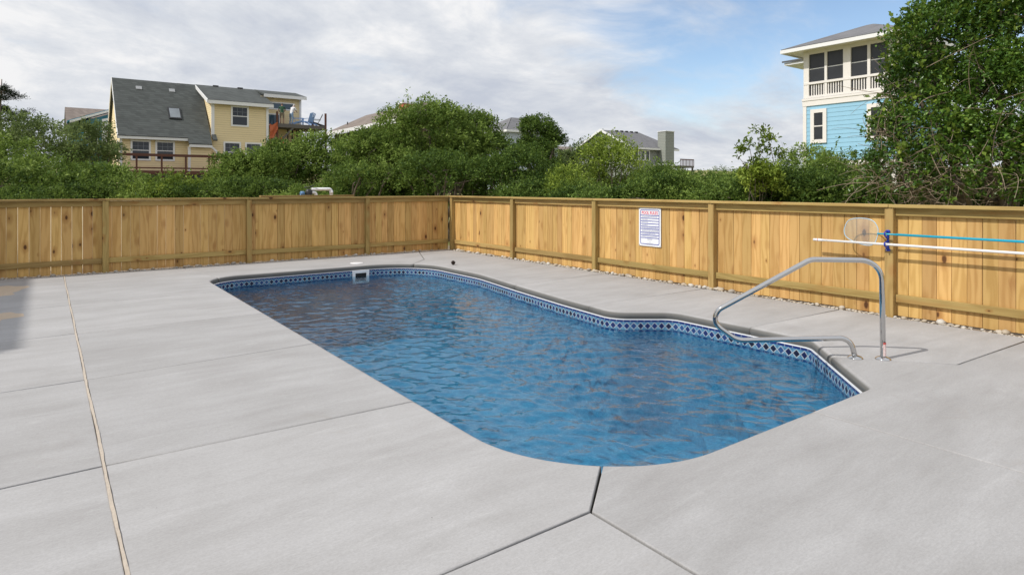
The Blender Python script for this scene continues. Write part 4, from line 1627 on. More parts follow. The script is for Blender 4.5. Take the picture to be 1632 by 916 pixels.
# ---- brown house behind the middle shrubs
M_BRSH = shingle_mat('brown_wall_shingle', (.12, .085, .06), .18, .22)
bh = thing('brown_house', 'brown shingled house with long low roof behind the middle shrubs', 'house', (24, 52, .5))
MB().box(22.1, 29.2, 44.5, 58.2, .5, 6.5).build('wall', M_BRSH, bh)
roofslab(bh, [(21.6, 58.7, 6.6), (21.6, 44, 6.6), (25.6, 46.5, 8.5), (25.6, 58.7, 8.5)], M_BROOF, .16)
roofslab(bh, [(25.6, 58.7, 8.5), (25.6, 46.5, 8.5), (29.7, 44, 6.6), (29.7, 58.7, 6.6)], M_BROOF, .16)
roofslab(bh, [(21.6, 44, 6.6), (29.7, 44, 6.6), (25.65, 46.5, 8.5), (25.6, 46.5, 8.5)], M_BROOF, .16)
tb = MB()
tb.box(21.52, 21.60, 44, 58.75, 6.42, 6.75)
tb.slab([(21.55, 58.78, 6.45), (25.6, 58.78, 8.35), (25.6, 58.78, 8.65), (21.55, 58.78, 6.75)], .08)
tb.build('fascia', M_TRIM, bh)
for y in (47, 51, 54):
    window_x(bh, y, y + 1.2, 22.1, 4.4, 5.9)
MB().tube([(23, 57.2, 7.1), (23, 57.2, 7.7)], .06, 8).build('vent_pipe', M_BLACK, bh)
ch_ = MB().box(24.5, 25.4, 48.6, 49.4, 7.4, 8.66).build('chimney', plain('red_brick', (.42, .12, .06), .85, var=.3, scale=9), bh)
MB().box(24.42, 25.48, 48.52, 49.48, 8.66, 8.78).build('chimney_cap', M_TRIM, ch_)

# ---- grey roofed house
gh = thing('grey_roofed_house', 'pale house with grey hipped roof showing over the central shrubs', 'house', (51, 68, .5))
M_PALE = siding_mat('pale_blue_siding', (.52, .58, .66), .18)
MB().box(47.4, 55.8, 64.9, 72.6, .5, 8.7).build('wall', M_PALE, gh)
for q in ([(46.9, 64.4, 8.75), (56.3, 64.4, 8.75), (52.6, 68.4, 10.85), (50.6, 68.4, 10.85)], [(46.9, 73.1, 8.75), (46.9, 64.4, 8.75), (50.6, 68.4, 10.85), (50.6, 68.5, 10.85)],
          [(56.3, 64.4, 8.75), (56.3, 73.1, 8.75), (52.6, 68.5, 10.85), (52.6, 68.4, 10.85)], [(56.3, 73.1, 8.75), (46.9, 73.1, 8.75), (50.6, 68.5, 10.85), (52.6, 68.5, 10.85)]):
    roofslab(gh, q, M_SHIN2, .12)
tb = MB()
tb.box(46.85, 56.35, 64.34, 64.40, 8.58, 8.86)
tb.box(46.84, 46.90, 64.41, 73.1, 8.58, 8.86)
tb.build('fascia', M_TRIM, gh)
for x in (49, 52, 54.2):
    window_y(gh, x, x + 1.1, 64.9, 6.2, 7.9)
window_x(gh, 67, 68.2, 47.4, 6.2, 7.9)
# low dark roof seen between the shrubs
lr = thing('low_roofed_house', 'low dark roofed building between grey and green houses', 'house', (62, 66, .5))
MB().box(58.5, 67, 66, 74, .5, 6.4).build('wall', M_BRSH, lr)
roofslab(lr, [(58, 65.5, 6.4), (67.5, 65.5, 6.4), (67.5, 70, 7.4), (58, 70, 7.4)], M_BROOF, .15)
roofslab(lr, [(58, 70, 7.4), (67.5, 70, 7.4), (67.5, 74.5, 6.4), (58, 74.5, 6.4)], M_BROOF, .15)

# ---- green house with the chimney
M_GRN = siding_mat('sage_siding', (.27, .285, .255), .2)
eh = thing('sage_house', 'sage green house with tall chimney and grey roof near the dune', 'house', (63, 59, .5))
MB().prism([(54.6, .5), (64.6, .5), (64.6, 6.45), (59.6, 8.8), (54.6, 6.45)], 'x', 59.0, 67.2).build('wall', M_GRN, eh)
roofslab(eh, [(58.6, 54.1, 6.45), (67.7, 54.1, 6.45), (66.0, 59.6, 8.97), (58.6, 59.6, 8.97)], M_SHIN2, .14)
roofslab(eh, [(58.6, 59.6, 8.97), (66.0, 59.6, 8.97), (67.7, 65.1, 6.45), (58.6, 65.1, 6.45)], M_SHIN2, .14)
roofslab(eh, [(67.7, 54.1, 6.45), (67.7, 65.1, 6.45), (66.0, 59.6, 8.97), (66.0, 59.59, 8.97)], M_SHIN2, .14)
MB().prism([(54.5, 6.3), (64.7, 6.3), (59.6, 8.8)], 'x', 58.85, 58.99).build('gable_panel', M_GRN, eh)
gt = MB()
gt.slab([(58.55, 54.0, 6.35), (58.55, 59.6, 8.9), (58.55, 59.6, 9.2), (58.55, 54.0, 6.65)], .08)
gt.slab([(58.55, 59.6, 8.9), (58.55, 65.2, 6.35), (58.55, 65.2, 6.65), (58.55, 59.6, 9.2)], .08)
gt.box(58.6, 67.7, 54.02, 54.09, 6.32, 6.56)
gt.build('white_gable_trim', M_TRIM, eh)
for k in range(5):
    MB().box(61.2 + k * .95, 61.6 + k * .95, 59.2, 59.5, 9.0, 9.16).build('roof_vent', M_BLACK, eh)
for x0, x1 in ((59.35, 60.45), (60.75, 61.62), (61.64, 62.5), (65.95, 66.75)):
    window_y(eh, x0, x1, 54.6, 4.9, 6.28, .13, double=False)
window_y(eh, 65.95, 66.75, 54.6, 2.6, 4.0, .13, double=False)
chm = MB().box(64.05, 65.75, 53.3, 54.58, 4.55, 8.72).build('chimney', M_GRN, eh)
MB().box(63.98, 65.82, 53.22, 54.59, 8.722, 8.80).build('chimney_cap', M_TRIM, chm)
MB().box(63.0, 65.9, 53.2, 54.58, 4.30, 4.548).build('chimney_base', M_TRIM, chm)
MB().box(67.2, 70.0, 53.4, 56, 4.15, 4.40).build('balcony_floor', M_GREYW, eh)
bl = MB()
bl.box(67.2, 70.0, 53.4, 53.5, 5.15, 5.28)
for k in range(10):
    bl.box(67.25 + k * .3, 67.33 + k * .3, 53.42, 53.48, 4.4, 5.15)
bl.build('balcony_rail', M_DECKR, eh)
for x in (67.8, 69.8):
    MB().box(x, x + .18, 53.5, 53.68, .5, 4.15).build('balcony_post', M_GREYW, eh)

# ---- blue house on the right
M_BLUE = plain('sky_blue_paint', (.28, .52, .69), .55, var=.06, scale=2)
M_CREAM = plain('cream_trim', (.78, .745, .71), .55, var=.05, scale=2)
M_SCREEN = glass_mat('porch_screen', (.022, .024, .028), .35)
M_INSIDE = plain('porch_inside', (.12, .11, .10), .8, var=.2)
ub = thing('blue_house', 'sky blue house with cream screened porch beside the tall bush', 'house', (36, 14, .5))
XF, Y0_, Y1_ = 33.6, 13.56, 18.33
MB().box(XF + .03, 39.5, Y0_, Y1_ - .02, 2.75, 6.0).build('wall', plain('blue_backing', (.20, .40, .53), .6), ub)
# clapboards of the front wall
z = 2.92
k = 0
bm_ = MB().slab([(0, 0, 0), (0, Y1_ - Y0_ - .1, 0), (.016, Y1_ - Y0_ - .1, .245), (.016, 0, .245)], .022).mesh('clapboard', M_BLUE)
while z < 5.9:
    link('clapboard', bm_, ub, tuple(Vector((XF - .012, Y0_ + .05, z)) - origin(ub)))
    z += .232
cb = MB()
cb.box(XF - .06, XF + .02, Y0_, Y1_ + .05, 5.93, 6.30)
cb.box(XF - .09, XF - .061, Y0_, Y1_ + .07, 6.22, 6.34)
cb.box(XF - .05, XF + .02, Y0_, Y1_ + .03, 2.62, 2.90)
cb.box(XF - .045, XF + .02, Y1_ - .17, Y1_ + .02, 2.901, 5.929)
cb.build('trim_board', M_CREAM, ub)
for a, b in ((17.04, 17.92), (13.96, 14.98)):
    window_x(ub, a, b, XF - .03, 3.88, 5.72, .20, M_CREAM, glass=M_SCREEN)
# porch storey
MB().box(XF + .6, 39.5, Y0_ + .02, Y1_ - .05, 6.31, 8.9).build('porch_back_wall', M_INSIDE, ub)
bays = [(17.17, 18.03), (16.19, 17.04), (14.98, 15.80), (13.98, 14.84)]
posts = [(18.03, 18.33), (17.04, 17.17), (15.80, 16.19), (14.84, 14.98), (13.56, 13.98)]
for a, b in posts:
    MB().box(XF - .02, XF + .14, a, b, 6.345, 8.88).build('porch_post', M_CREAM, ub)
MB().box(XF + .0, XF + .13, Y0_, Y1_, 8.74, 8.98).build('porch_header', M_CREAM, ub)
MB().box(XF - .04, XF + .16, 13.57, Y1_ - .02, 7.10, 7.22).build('porch_rail', M_CREAM, ub)
MB().box(XF - .03, XF + .15, 13.57, Y1_ - .02, 6.36, 6.48).build('porch_bottom_rail', M_CREAM, ub)
balm = MB().box(0, .05, 0, .05, 0, .62).mesh('baluster', M_CREAM)
for a, b in ((16.19, 18.03), (13.98, 15.80)):
    n_ = int((b - a) / .125)
    for k in range(1, n_):
        link('baluster', balm, ub, tuple(Vector((XF + .03, a + (b - a) * k / n_ - .025, 6.48)) - origin(ub)))
for a, b in bays:
    s__ = MB().box(XF + .06, XF + .07, a, b, 7.22, 8.74).build('porch_screen', M_SCREEN, ub)
    MB().box(XF + .045, XF + .058, a, b, 7.92, 7.96).build('screen_bar', M_TRIM, s__)
    MB().box(XF + .08, XF + .09, a, b, 6.48, 7.10).build('porch_screen', M_SCREEN, ub)
# far end of the porch faces +Y, hip roof over all
EZ = 9.0
EX0, EX1, EY0, EY1 = 32.85, 40.3, 12.9, 19.2
ap0, ap1 = (36.6, 16.35, 10.36), (36.6, 16.0, 10.36)
roofslab(ub, [(EX0, EY1, EZ), (EX0, EY0, EZ), ap1, ap0], M_SHIN2, .12)
roofslab(ub, [(EX1, EY1, EZ), (EX0, EY1, EZ), ap0, (36.61, 16.35, 10.36)], M_SHIN2, .12)
roofslab(ub, [(EX1, EY0, EZ), (EX1, EY1, EZ), ap0, ap1], M_SHIN2, .12)
roofslab(ub, [(EX0, EY0, EZ), (EX1, EY0, EZ), (36.61, 16.0, 10.36), ap1], M_SHIN2, .12)
ev = MB()
ev.box(EX0 - .05, EX0 + .02, EY0, EY1 + .05, EZ - .12, EZ + .07)
ev.box(EX0 + .021, EX1, EY0 - .05, EY0 + .02, EZ - .12, EZ + .07)
ev.box(EX0 + .021, EX1, EY1 - .02, EY1 + .05, EZ - .12, EZ + .07)
ev.build('fascia', M_TRIM, ub)
MB().box(EX0 + .021, EX1, EY0 + .021, EY1 - .021, EZ - .06, EZ - .02).build('soffit', M_CREAM, ub)
MB().box(37.2, 39.45, 18.31, 20.3, 2.7, 8.9).build('wing_wall', M_CREAM, ub)
wr = MB().box(36.6, 40.2, 19.26, 21.2, 8.98, 9.14).build('wing_fascia', M_TRIM, ub)
roofslab(ub, [(36.5, 21.3, 9.141), (36.5, 19.26, 9.141), (39, 19.26, 9.6), (39, 20.2, 9.6)], M_SHIN2, .1)
for y in (13.8, 16.0, 18.1):
    for x in (33.75, 36.6, 39.1):
        MB().box(x, x + .3, y - .15, y + .15, -.3, 2.74).build('piling', M_CREAM if x < 34 else M_GREYW, ub)
lt = MB()
for k in range(18):
    lt.box(34.6, 34.66, 14.2 + k * .22, 14.32 + k * .22, .6, 2.0)
lt.box(34.56, 34.6, 14.2, 18.1, 1.95, 2.1)
lt.build('ground_railing', plain('navy_rail', (.05, .10, .18), .6), ub)

# ------------------------------------------------------------------ vegetation
DENS = 1.55


def unit(rs, n):
    v = rs.normal(size=(n, 3))
    return v / np.linalg.norm(v, axis=1, keepdims=True)


def nrmz(v):
    return v / np.maximum(np.linalg.norm(v, axis=1, keepdims=True), 1e-6)


def leaf_mesh(name, lobes, n, L, mat, seed, sprig=.28, per=9, up=.45, zmin=.05, wide=.46, shell=.45, tmean=.5):
    """many small folded leaves on short sprigs spread through the lobes' outer volume"""
    rs = np.random.RandomState(seed)
    lob = np.array(lobes, float)
    if lob.shape[1] == 4:
        lob = np.concatenate([lob, lob[:, 3:4], lob[:, 3:4]], 1)
    area = (lob[:, 3] * lob[:, 4] + lob[:, 3] * lob[:, 5] + lob[:, 4] * lob[:, 5])
    nc = int(n * DENS) // per
    li = rs.choice(len(lob), nc, p=area / area.sum())
    d = unit(rs, nc)
    d[:, 2] = np.where(d[:, 2] < -.35, -d[:, 2], d[:, 2])
    C, Rr = lob[li, :3], lob[li, 3:6]
    ph = li[:, None] * 1.7 + np.array([[0, 2.1, 4.4]])
    bump = 1 + .065 * np.sin(d * 4.1 + ph).sum(1) + .045 * np.sin(d[:, [1, 2, 0]] * 9.3 + ph * 2).sum(1)
    depth = rs.uniform(0, 1, nc) ** 1.9
    rad = bump * (1 - shell * depth) * rs.uniform(.93, 1.07, nc)
    p = C + d * Rr * rad[:, None]
    # drop sprigs deep inside a neighbouring lobe
    keep = np.ones(nc, bool)
    for k in range(len(lob)):
        q = ((p - lob[k, :3]) / lob[k, 3:6])
        keep &= (np.einsum('ij,ij->i', q, q) > .30) | (rs.uniform(0, 1, nc) < .12)
    keep &= p[:, 2] > zmin
    p, d, depth = p[keep], d[keep], depth[keep]
    nc = len(p)
    ax = nrmz(d * .8 + np.array([[0, 0, up]]) + unit(rs, nc) * .55)
    sl_ = sprig * rs.uniform(.4, 1.3, nc) * np.where(rs.uniform(0, 1, nc) < .06, 1.6, 1.0)
    ct = rs.normal(0, .10, nc) + rs.normal(0, .20, len(lob))[li[keep]]
    j = np.tile(np.arange(per), nc)
    P = np.repeat(p, per, 0)
    A = np.repeat(ax, per, 0)
    S = np.repeat(sl_, per)
    m = nc * per
    pos = P + A * (S * (j / per))[:, None] + rs.normal(0, L * .35, (m, 3))
    ld = nrmz(A * .55 + unit(rs, m) * .85)
    nn = nrmz(np.cross(ld, unit(rs, m)))
    nn = np.where(nn[:, 2:3] < 0, -nn, nn)
    nn = nrmz(nn + np.array([[0, 0, .6]]))
    nn = nrmz(nn - ld * np.einsum('ij,ij->i', nn, ld)[:, None])
    sd = np.cross(ld, nn)
    ln = L * rs.uniform(.65, 1.25, m)[:, None]
    v0 = pos
    v1 = pos + ld * ln * .52 + sd * ln * wide * .5 + nn * ln * .10
    v2 = pos + ld * ln - nn * ln * .06
    v3 = pos + ld * ln * .52 - sd * ln * wide * .5 + nn * ln * .10
    V = np.stack([v0, v1, v2, v3], 1).reshape(-1, 3)
    b = np.arange(m)[:, None] * 4
    F = np.concatenate([b + np.array([[0, 1, 2]]), b + np.array([[0, 2, 3]])], 1).reshape(-1, 3)
    me_ = np_mesh(name, V, F, mat)
    tint = np.clip(tmean + np.repeat(ct, per) + rs.normal(0, .16, m), 0, 1)
    at = me_.attributes.new('tint', 'FLOAT', 'POINT')
    at.data.foreach_set('value', np.repeat(tint, 4).astype(np.float32))
    return me_


def limb(a, b, r0, r1, rr, seg=5, wob=.12):
    a, b = Vector(a), Vector(b)
    L = (b - a).length
    pts, rad = [], []
    for i in range(seg + 1):
        q = i / seg
        p = a.lerp(b, q)
        if 0 < i:
            p += Vector((rr.uniform(-1, 1), rr.uniform(-1, 1), rr.uniform(-.5, .5))) * wob * L * .35
        pts.append(p)
        rad.append(r0 + (r1 - r0) * q)
    return pts, rad


def trunk_mesh(name, base, lobes, seed, r0=.06, extra=14, mat=None):
    rr = random.Random(seed)
    mb = MB()
    b = Vector(base)
    lobes = lobes[:15]
    for i, l in enumerate(lobes):
        c = Vector(l[:3])
        st = b + Vector((rr.uniform(-.2, .2), rr.uniform(-.2, .2), 0))
        pts, rad = limb(st, c, r0, r0 * .35, rr)
        mb.tube(pts, rad, 6, False)
        for k in range(max(1, extra // len(lobes))):
            d = Vector((rr.gauss(0, 1), rr.gauss(0, 1), rr.gauss(.3, .8))).normalized()
            e = c + Vector((d.x * l[3], d.y * l[3], d.z * (l[5] if len(l) > 4 else l[3]))) * .9
            pts, rad = limb(pts[rr.choice((2, 3, 4))] if k % 2 else c, e, r0 * .35, r0 * .1, rr)
            mb.tube(pts, rad, 5, False)
    return mb.mesh(name, mat or M_BARK)


def auto_lobes(rx, top, seed, k=7, flat=.8):
    """overlapping lobes that fill a mound of radius rx and height top, centred on the origin"""
    rr = random.Random(seed)
    out = []
    h_ = top * .5
    out.append((0, 0, top - min(rx * .75, top * .5), rx * .72, rx * .72, min(rx * .75, top * .5)))
    for i in range(k):
        a = 2 * math.pi * (i + rr.uniform(-.3, .3)) / k
        q = rr.uniform(.45, .72) * rx
        rr_ = rx * rr.uniform(.34, .55)
        z_ = rr.uniform(.30, .80) * top
        z_ = min(z_, top - rr_ * .75)
        out.append((math.cos(a) * q, math.sin(a) * q, z_, rr_, rr_, rr_ * flat))
    big = list(out)
    for i in range(26):
        l = rr.choice(big)
        d = Vector((rr.gauss(0, 1), rr.gauss(0, 1), rr.gauss(.35, .8))).normalized()
        q = rx * rr.uniform(.13, .24)
        zc = l[2] + d.z * l[5] * .92
        if zc > top - q * .8:
            zc = top - q * .8
        if zc > top * .25:
            out.append((l[0] + d.x * l[3] * .92, l[1] + d.y * l[4] * .92, zc, q, q, q * .8))
    for i in range(k // 2):
        a = rr.uniform(0, 6.28)
        rr_ = rx * rr.uniform(.22, .34)
        out.append((math.cos(a) * rx * .4, math.sin(a) * rx * .4, top - rr_ * rr.uniform(.7, 1.2), rr_, rr_, rr_ * .9))
    return out


def twig_mesh(name, lobes, n, seed, length=.5, r0=.004, mat=None, upward=.9):
    rr = random.Random(seed)
    mb = MB()
    for i in range(n):
        l = rr.choice(lobes)
        d = Vector((rr.gauss(0, 1), rr.gauss(0, 1), abs(rr.gauss(.6, .6)))).normalized()
        rz = l[5] if len(l) > 4 else l[3]
        a = Vector(l[:3]) + Vector((d.x * l[3], d.y * l[3], d.z * rz)) * .85
        e = a + (d * .6 + Vector((0, 0, upward)) + Vector((rr.gauss(0, .3), rr.gauss(0, .3), 0))).normalized() * length * rr.uniform(.5, 1.2)
        pts, rad = limb(a, e, r0, r0 * .4, rr, 4, .10)
        mb.tube(pts, rad, 4, False)
    return mb.mesh(name, mat or M_GREYTWIG)


def shrub(name, label, x, y, rx, top, mat, seed, n=9000, L=.085, k=7, group=None, twigs=0, tmean=.5, lobes=None, r0=.05, sprig=.20, cat='shrub'):
    z0 = gz(x, y)
    t = thing(name, label, cat, (x, y, z0), 0, group)
    lb = lobes or auto_lobes(rx, top - z0, seed, k)
    c_ = link('crown', leaf_mesh('crown', lb, n, L, mat, seed, tmean=tmean, sprig=sprig), t)
    c_['kind'] = 'stuff'
    link('trunk', trunk_mesh('trunk', (0, 0, -.05), lb, seed, r0), t)
    if twigs:
        w__ = link('bare_twigs', twig_mesh('bare_twigs', lb, twigs, seed), t)
        w__['kind'] = 'stuff'
    return t


def copy_shrub(src, label, x, y, s_, rotz, group=None, sz=None):
    t = thing(src.name.split('.')[0], label, 'shrub', (x, y, gz(x, y)), rotz, group)
    t.scale = (s_, s_, sz or s_)
    for ch in src.children:
        c_ = ch.copy()
        COL.objects.link(c_)
        c_.parent = t
    return t


# shrubs behind the back fence, left to right
shrub('wax_myrtle', 'tall soft green shrub at the left edge below the dark conifer', -1.3, 31.7, 2.4, 4.2, L_GREY, 101, 9000, .13, tmean=.50)
shrub('wax_myrtle', 'tall grey green shrub just left of the yellow house', 1.5, 33.7, 1.45, 4.3, L_GREY, 102, 9000, .12, tmean=.55, twigs=30)
shrub('bayberry_shrub', 'dark green shrub at far left behind the fence corner', -2.0, 27.5, 2.2, 3.1, L_MID, 103, 7000, .12)
shrub('bayberry_shrub', 'light green mound above left fence panel', -.1, 21.6, 1.7, 2.30, L_MID, 104, 8000, .11, tmean=.58)
shrub('bayberry_shrub', 'light green mound below the yellow house deck', 1.0, 22.2, 1.5, 2.0, L_MID, 105, 8000, .11, tmean=.6)
shrub('bayberry_shrub', 'low bright shrub under the front deck railing', 3.0, 20.3, 1.4, 1.68, L_LIME, 106, 7000, .105, tmean=.42)
shrub('bayberry_shrub', 'rounded shrub in front of the lower windows of the yellow house', 5.2, 21.9, 1.4, 2.45, L_MID, 107, 10000, .11, tmean=.56)
shrub('bayberry_shrub', 'shrub hiding the right corner of the yellow house', 6.5, 22.6, 1.7, 2.90, L_MID, 108, 10000, .11, tmean=.54)
shrub('bayberry_shrub', 'tall rounded shrub below the raised deck', 8.2, 22.8, 1.8, 3.30, L_MID, 109, 11000, .11, tmean=.50)
shrub('bayberry_shrub', 'small shrub behind the white pump pipe', 6.9, 16.9, 1.1, 2.05, L_MID, 110, 8000, .075, tmean=.5)
big1 = shrub('live_oak_bush', 'largest rounded bush rising behind the far fence corner', 10.2, 18.9, 2.2, 4.22, L_MID, 111, 30000, .105, 10, twigs=110, tmean=.5, r0=.09)
shrub('live_oak_bush', 'right shoulder of the big bush, deep green rounded crown', 12.45, 19.4, 1.6, 4.05, L_MID, 112, 20000, .105, 9, twigs=70, tmean=.42, r0=.08)
shrub('live_oak_bush', 'left shoulder shrub leaning against the largest bush', 8.5, 18.4, 1.5, 3.20, L_MID, 113, 13000, .10, tmean=.52)
shrub('live_oak_bush', 'low front bush between the largest bush and fence corner', 9.3, 15.6, 1.5, 2.35, L_DARK, 114, 12000, .09, tmean=.52)
shrub('live_oak_bush', 'dark green bush in front of the grey roofed house', 15.75, 19.45, .98, 4.15, L_DARK, 115, 15000, .10, 8, twigs=40, tmean=.45, r0=.08)
shrub('live_oak_bush', 'dense dark shrub behind the second right fence panel', 11.1, 14.6, 1.5, 2.55, L_DARK, 116, 13000, .09, tmean=.55)
shrub('juniper_shrub', 'dull grey green shrub right of the grey roofed house', 18.6, 20.2, 1.4, 3.25, L_GREY, 117, 8000, .11, tmean=.42)
shrub('bayberry_shrub', 'airy yellow green shrub before the sage house', 13.75, 13.5, 1.05, 2.95, L_LIME, 118, 7000, .085, 8, tmean=.5, twigs=40, r0=.035)
shrub('bayberry_shrub', 'small lime green shrub peeking over the fence near the sign', 11.0, 12.4, .75, 1.95, L_LIME, 119, 4500, .07, tmean=.5)
shrub('bayberry_shrub', 'mid green shrub below the sage house windows', 16.4, 14.2, 1.3, 2.2, L_MID, 120, 11000, .08, tmean=.55)
shrub('bayberry_shrub', 'low willowy shrub behind the sign panel', 14.1, 10.9, 1.1, 1.70, L_MID, 121, 9000, .075, tmean=.6)
shrub('bayberry_shrub', 'broad green shrub below the little balcony', 21.8, 16.2, 1.6, 1.90, L_MID, 122, 10000, .10, tmean=.55)
shrub('bayberry_shrub', 'yellow green shrub right of the balcony posts', 22.6, 13.2, 1.5, 1.85, L_LIME, 123, 9000, .10, tmean=.40)
shrub('bayberry_shrub', 'mid green shrub left of the blue house corner', 15.9, 10.6, 1.2, 1.75, L_MID, 124, 10000, .08, tmean=.5)
shrub('bayberry_shrub', 'upright bright shrub in front of the blue house window', 16.6, 9.0, 1.05, 2.45, L_MID, 125, 9000, .08, tmean=.6, twigs=30)
shrub('bayberry_shrub', 'loose shrub at the left foot of the tall right bush', 14.0, 6.9, 1.15, 2.10, L_MID, 126, 10000, .075, tmean=.48, twigs=50)
shrub('bayberry_shrub', 'low shrub just over the fence left of the skimmer net', 12.0, 6.6, 1.0, 1.72, L_DARK, 127, 9000, .07, tmean=.6)

# leggy plant with tufts at the branch tips
tips = [(10.74, 6.98, 2.27), (11.11, 6.95, 2.48), (11.10, 6.71, 2.34), (10.67, 7.03, 2.08), (11.25, 6.97, 2.19), (11.38, 6.75, 2.06), (10.83, 6.91, 1.91), (11.0, 6.85, 1.8)]
lp = thing('leggy_shrub', 'leggy yellow green shrub with leaf tufts at its branch tips', 'shrub', (11.05, 6.85, -.05))
ro = random.Random(3)
lbs = [(x - 11.05, y - 6.85, z + .05, .085, .085, .10) for x, y, z in tips] + [(-.1, 0, 1.65, .35, .35, .28), (.2, .05, 1.5, .35, .35, .3)]
tm = MB()
for l in lbs:
    pts, rad = limb((ro.uniform(-.05, .05), ro.uniform(-.05, .05), 0), l[:3], .016, .005, ro, 6, .12)
    tm.tube(pts, rad, 5, False)
link('stems', tm.mesh('stems', M_BARK), lp)
c_ = link('crown', leaf_mesh('crown', lbs, 2600, .085, L_LIME, 77, sprig=.10, shell=.9, tmean=.55), lp)
c_['kind'] = 'stuff'

# thicket of low shrubs close behind the fences
src = shrub('thicket_shrub', 'low green shrub in the thicket right behind the back fence', -1.6, 19.5, 1.0, 1.62, L_MID, 131, 6500, .075, group='thicket behind the back fence', tmean=.55)
src2 = shrub('thicket_shrub', 'low green shrub in the thicket right behind the right fence', 10.2, 13.2, .9, 1.55, L_DARK, 132, 6500, .07, group='thicket behind the right fence', tmean=.6)
rt = random.Random(17)
x = -.4
while x < 8.6:
    copy_shrub(rt.choice((src, src, src2)), 'low green shrub in the thicket right behind the back fence', x, (16.6 + rt.uniform(-.9, 1.6)) if x > 5.4 else 19.6 + rt.uniform(-.5, .9), rt.uniform(.9, 1.12), rt.uniform(0, 6.28), 'thicket behind the back fence', rt.uniform(.88, 1.05))
    x += rt.uniform(.75, 1.15)
y = 12.4
while y > 3.0:
    copy_shrub(rt.choice((src, src2, src2)), 'low green shrub in the thicket right behind the right fence', 10.5 + (13 - y) * .28 + rt.uniform(-.5, 1.2), y, rt.uniform(.85, 1.1), rt.uniform(0, 6.28), 'thicket behind the right fence', rt.uniform(.9, 1.08))
    y -= rt.uniform(.6, .95)

# tall bush on the right, close behind the fence
BL = [(11.76, 3.98, 3.50, .92), (12.15, 3.44, 3.70, 1.0), (12.95, 2.85, 3.75, 1.1), (11.02, 4.15, 2.94, .55), (10.74, 3.99, 2.08, .72), (11.55, 3.51, 2.52, 1.06),
      (12.45, 2.97, 2.53, 1.17), (10.29, 4.07, 1.55, .56), (10.73, 3.50, 1.55, .82), (11.47, 2.95, 1.55, 1.01), (13.35, 2.56, 2.95, 1.29), (12.83, 2.31, 1.65, 1.23),
      (10.42, 4.35, 2.28, .22), (11.38, 4.14, 3.87, .45), (11.79, 3.71, 4.10, .50)]
TB = (11.9, 3.5, -.06)
tbush = thing('tall_bush', 'very tall glossy dark bush with tangled bare twigs at the right', 'bush', TB)
BLL = [(a - TB[0], b - TB[1], z - TB[2], r_, r_, r_) for a, b, z, r_ in BL]
c_ = link('crown', leaf_mesh('crown', BLL, 66000, .066, L_GLOSS, 201, sprig=.22, per=13, shell=.40, tmean=.45, wide=.55), tbush)
c_['kind'] = 'stuff'
c_ = link('vine_leaves', leaf_mesh('vine_leaves', BLL, 4200, .088, L_LIME, 202, sprig=.25, per=5, shell=.06, tmean=.28, wide=.75), tbush)
c_['kind'] = 'stuff'
link('trunk', trunk_mesh('trunk', (0, 0, 0), BLL, 203, .085, 60), tbush)
# bare tangled twigs on the side facing the pool
rr = random.Random(44)
tw = MB()
for i in range(330):
    l = rr.choice(BLL[3:5] + BLL[5:6] + BLL[7:10] * 3 + BLL[12:13])
    d = Vector((-1 + rr.gauss(0, .5), -.2 + rr.gauss(0, .7), rr.gauss(0, .5))).normalized()
    a = Vector(l[:3]) + d * l[3] * rr.uniform(.75, 1.02)
    e = a + Vector((rr.gauss(-.15, .5), rr.gauss(0, .6), rr.gauss(.05, .45))).normalized() * rr.uniform(.3, .9)
    m_ = a.lerp(e, .5) + Vector((rr.gauss(0, .08), rr.gauss(0, .08), rr.gauss(.03, .09)))
    pts = [a.lerp(m_, q).lerp(m_.lerp(e, q), q) for q in (0, .2, .4, .6, .8, 1)]
    r_ = rr.uniform(.003, .0075)
    tw.tube(pts, [r_ * (1 - .55 * q / 5) for q in range(6)], 5, False)
c_ = link('bare_twigs', tw.mesh('bare_twigs', M_TWIG), tbush)
c_['kind'] = 'stuff'
c_ = link('top_shoots', twig_mesh('top_shoots', [BLL[0], BLL[1], BLL[13], BLL[14], BLL[12], BLL[7]], 60, 45, .35, .004), tbush)
c_['kind'] = 'stuff'

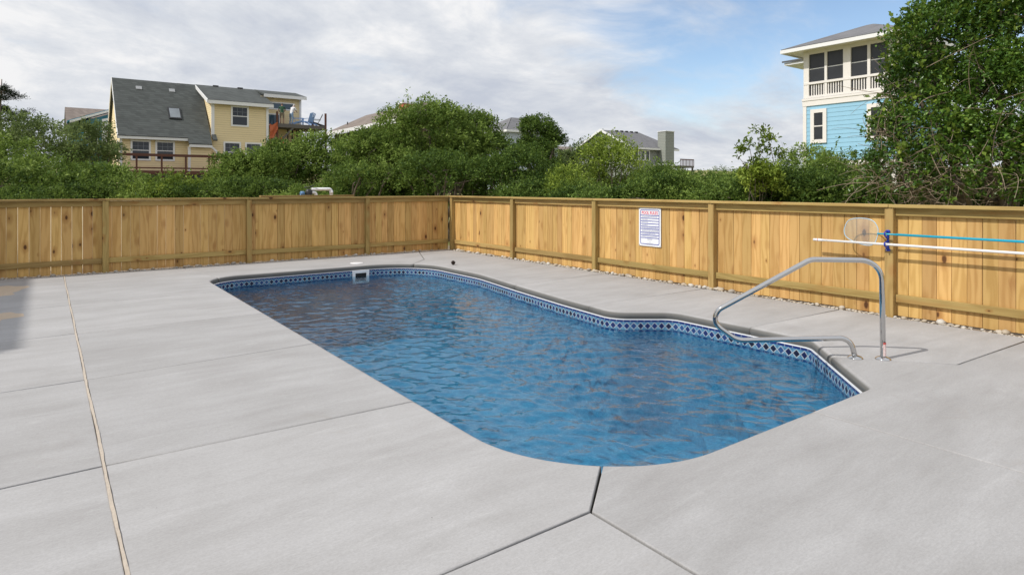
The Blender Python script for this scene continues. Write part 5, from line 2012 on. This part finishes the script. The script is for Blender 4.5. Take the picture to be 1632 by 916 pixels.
# dark conifer at the far left
CX, CY = -2.1, 45.9
con = thing('dark_conifer', 'dark ragged conifer at the far left edge', 'tree', (CX, CY, gz(CX, CY)))
H_ = 7.6 - gz(CX, CY)
mb = MB()
pts, rad = limb((0, 0, -.1), (.1, 0, H_), .16, .02, random.Random(9), 8, .02)
mb.tube(pts, rad, 8)
rr = random.Random(10)
clb = []
zc = H_ * .32
while zc < H_ * .98:
    for k in range(rr.choice((3, 4, 5))):
        a = rr.uniform(0, 6.28)
        ln = (H_ - zc) * .50 * rr.uniform(.45, 1.2) + .4
        e = Vector((math.cos(a) * ln, math.sin(a) * ln, zc + ln * rr.uniform(-.25, .40)))
        p_, r__ = limb((0, 0, zc), e, .035, .008, rr, 4, .06)
        mb.tube(p_, r__, 5, False)
        for q in (.45, .7, .95):
            c = Vector((0, 0, zc)).lerp(e, q)
            clb.append((c.x, c.y, c.z + .03, .22 * rr.uniform(.6, 1.2), .20, .15))
    zc += rr.uniform(.42, .7)
link('trunk', mb.mesh('trunk', M_BARK), con)
c_ = link('crown', leaf_mesh('crown', clb, 15000, .13, L_NEEDLE, 301, sprig=.12, per=6, shell=.9, wide=.16, up=.2), con)
c_['kind'] = 'stuff'

# scrub covering the dune beyond the right fence, too far to tell plants apart
rr = random.Random(61)
sc = []
for i in range(420):
    q = rr.random() ** .7
    d_ = 26 + q * 74
    u_ = rr.uniform(-.02, .62)
    X_, Y_ = d_ * (.5954 + .8035 * u_), d_ * (.8035 - .5954 * u_)
    if 31 < X_ < 44 and 6 < Y_ < 23 or 56 < X_ < 72 and 52 < Y_ < 66 or 45 < X_ < 58 and 63 < Y_ < 75:
        continue
    r_ = rr.uniform(.5, 1.0) * (.8 + .6 * q)
    sc.append((X_, Y_, gz(X_, Y_) + r_ * .35, r_ * 1.2, r_ * 1.2, r_ * .75))
me = leaf_mesh('dune_scrub', sc, 42000, .24, L_MID, 401, sprig=.4, per=6, zmin=-1, tmean=.62)
tag(link('dune_scrub', me), 'green scrub blanketing the dune towards the horizon', 'scrub', kind='stuff')
sc = []
for i in range(170):
    d_ = 24 + rr.random() * 40
    u_ = rr.uniform(-.95, -.10)
    X_, Y_ = d_ * (.5954 + .8035 * u_), d_ * (.8035 - .5954 * u_)
    if 2.5 < X_ < 20 and 48 < Y_ < 63 or 20 < X_ < 31 and 42 < Y_ < 60:
        continue
    r_ = rr.uniform(.4, .75)
    sc.append((X_, Y_, gz(X_, Y_) + r_ * .3, r_ * 1.2, r_ * 1.2, r_ * .7))
me = leaf_mesh('house_side_scrub', sc, 20000, .20, L_MID, 402, sprig=.35, per=6, zmin=-1, tmean=.5)
tag(link('house_side_scrub', me), 'green scrub covering the slope round the yellow house', 'scrub', kind='stuff')
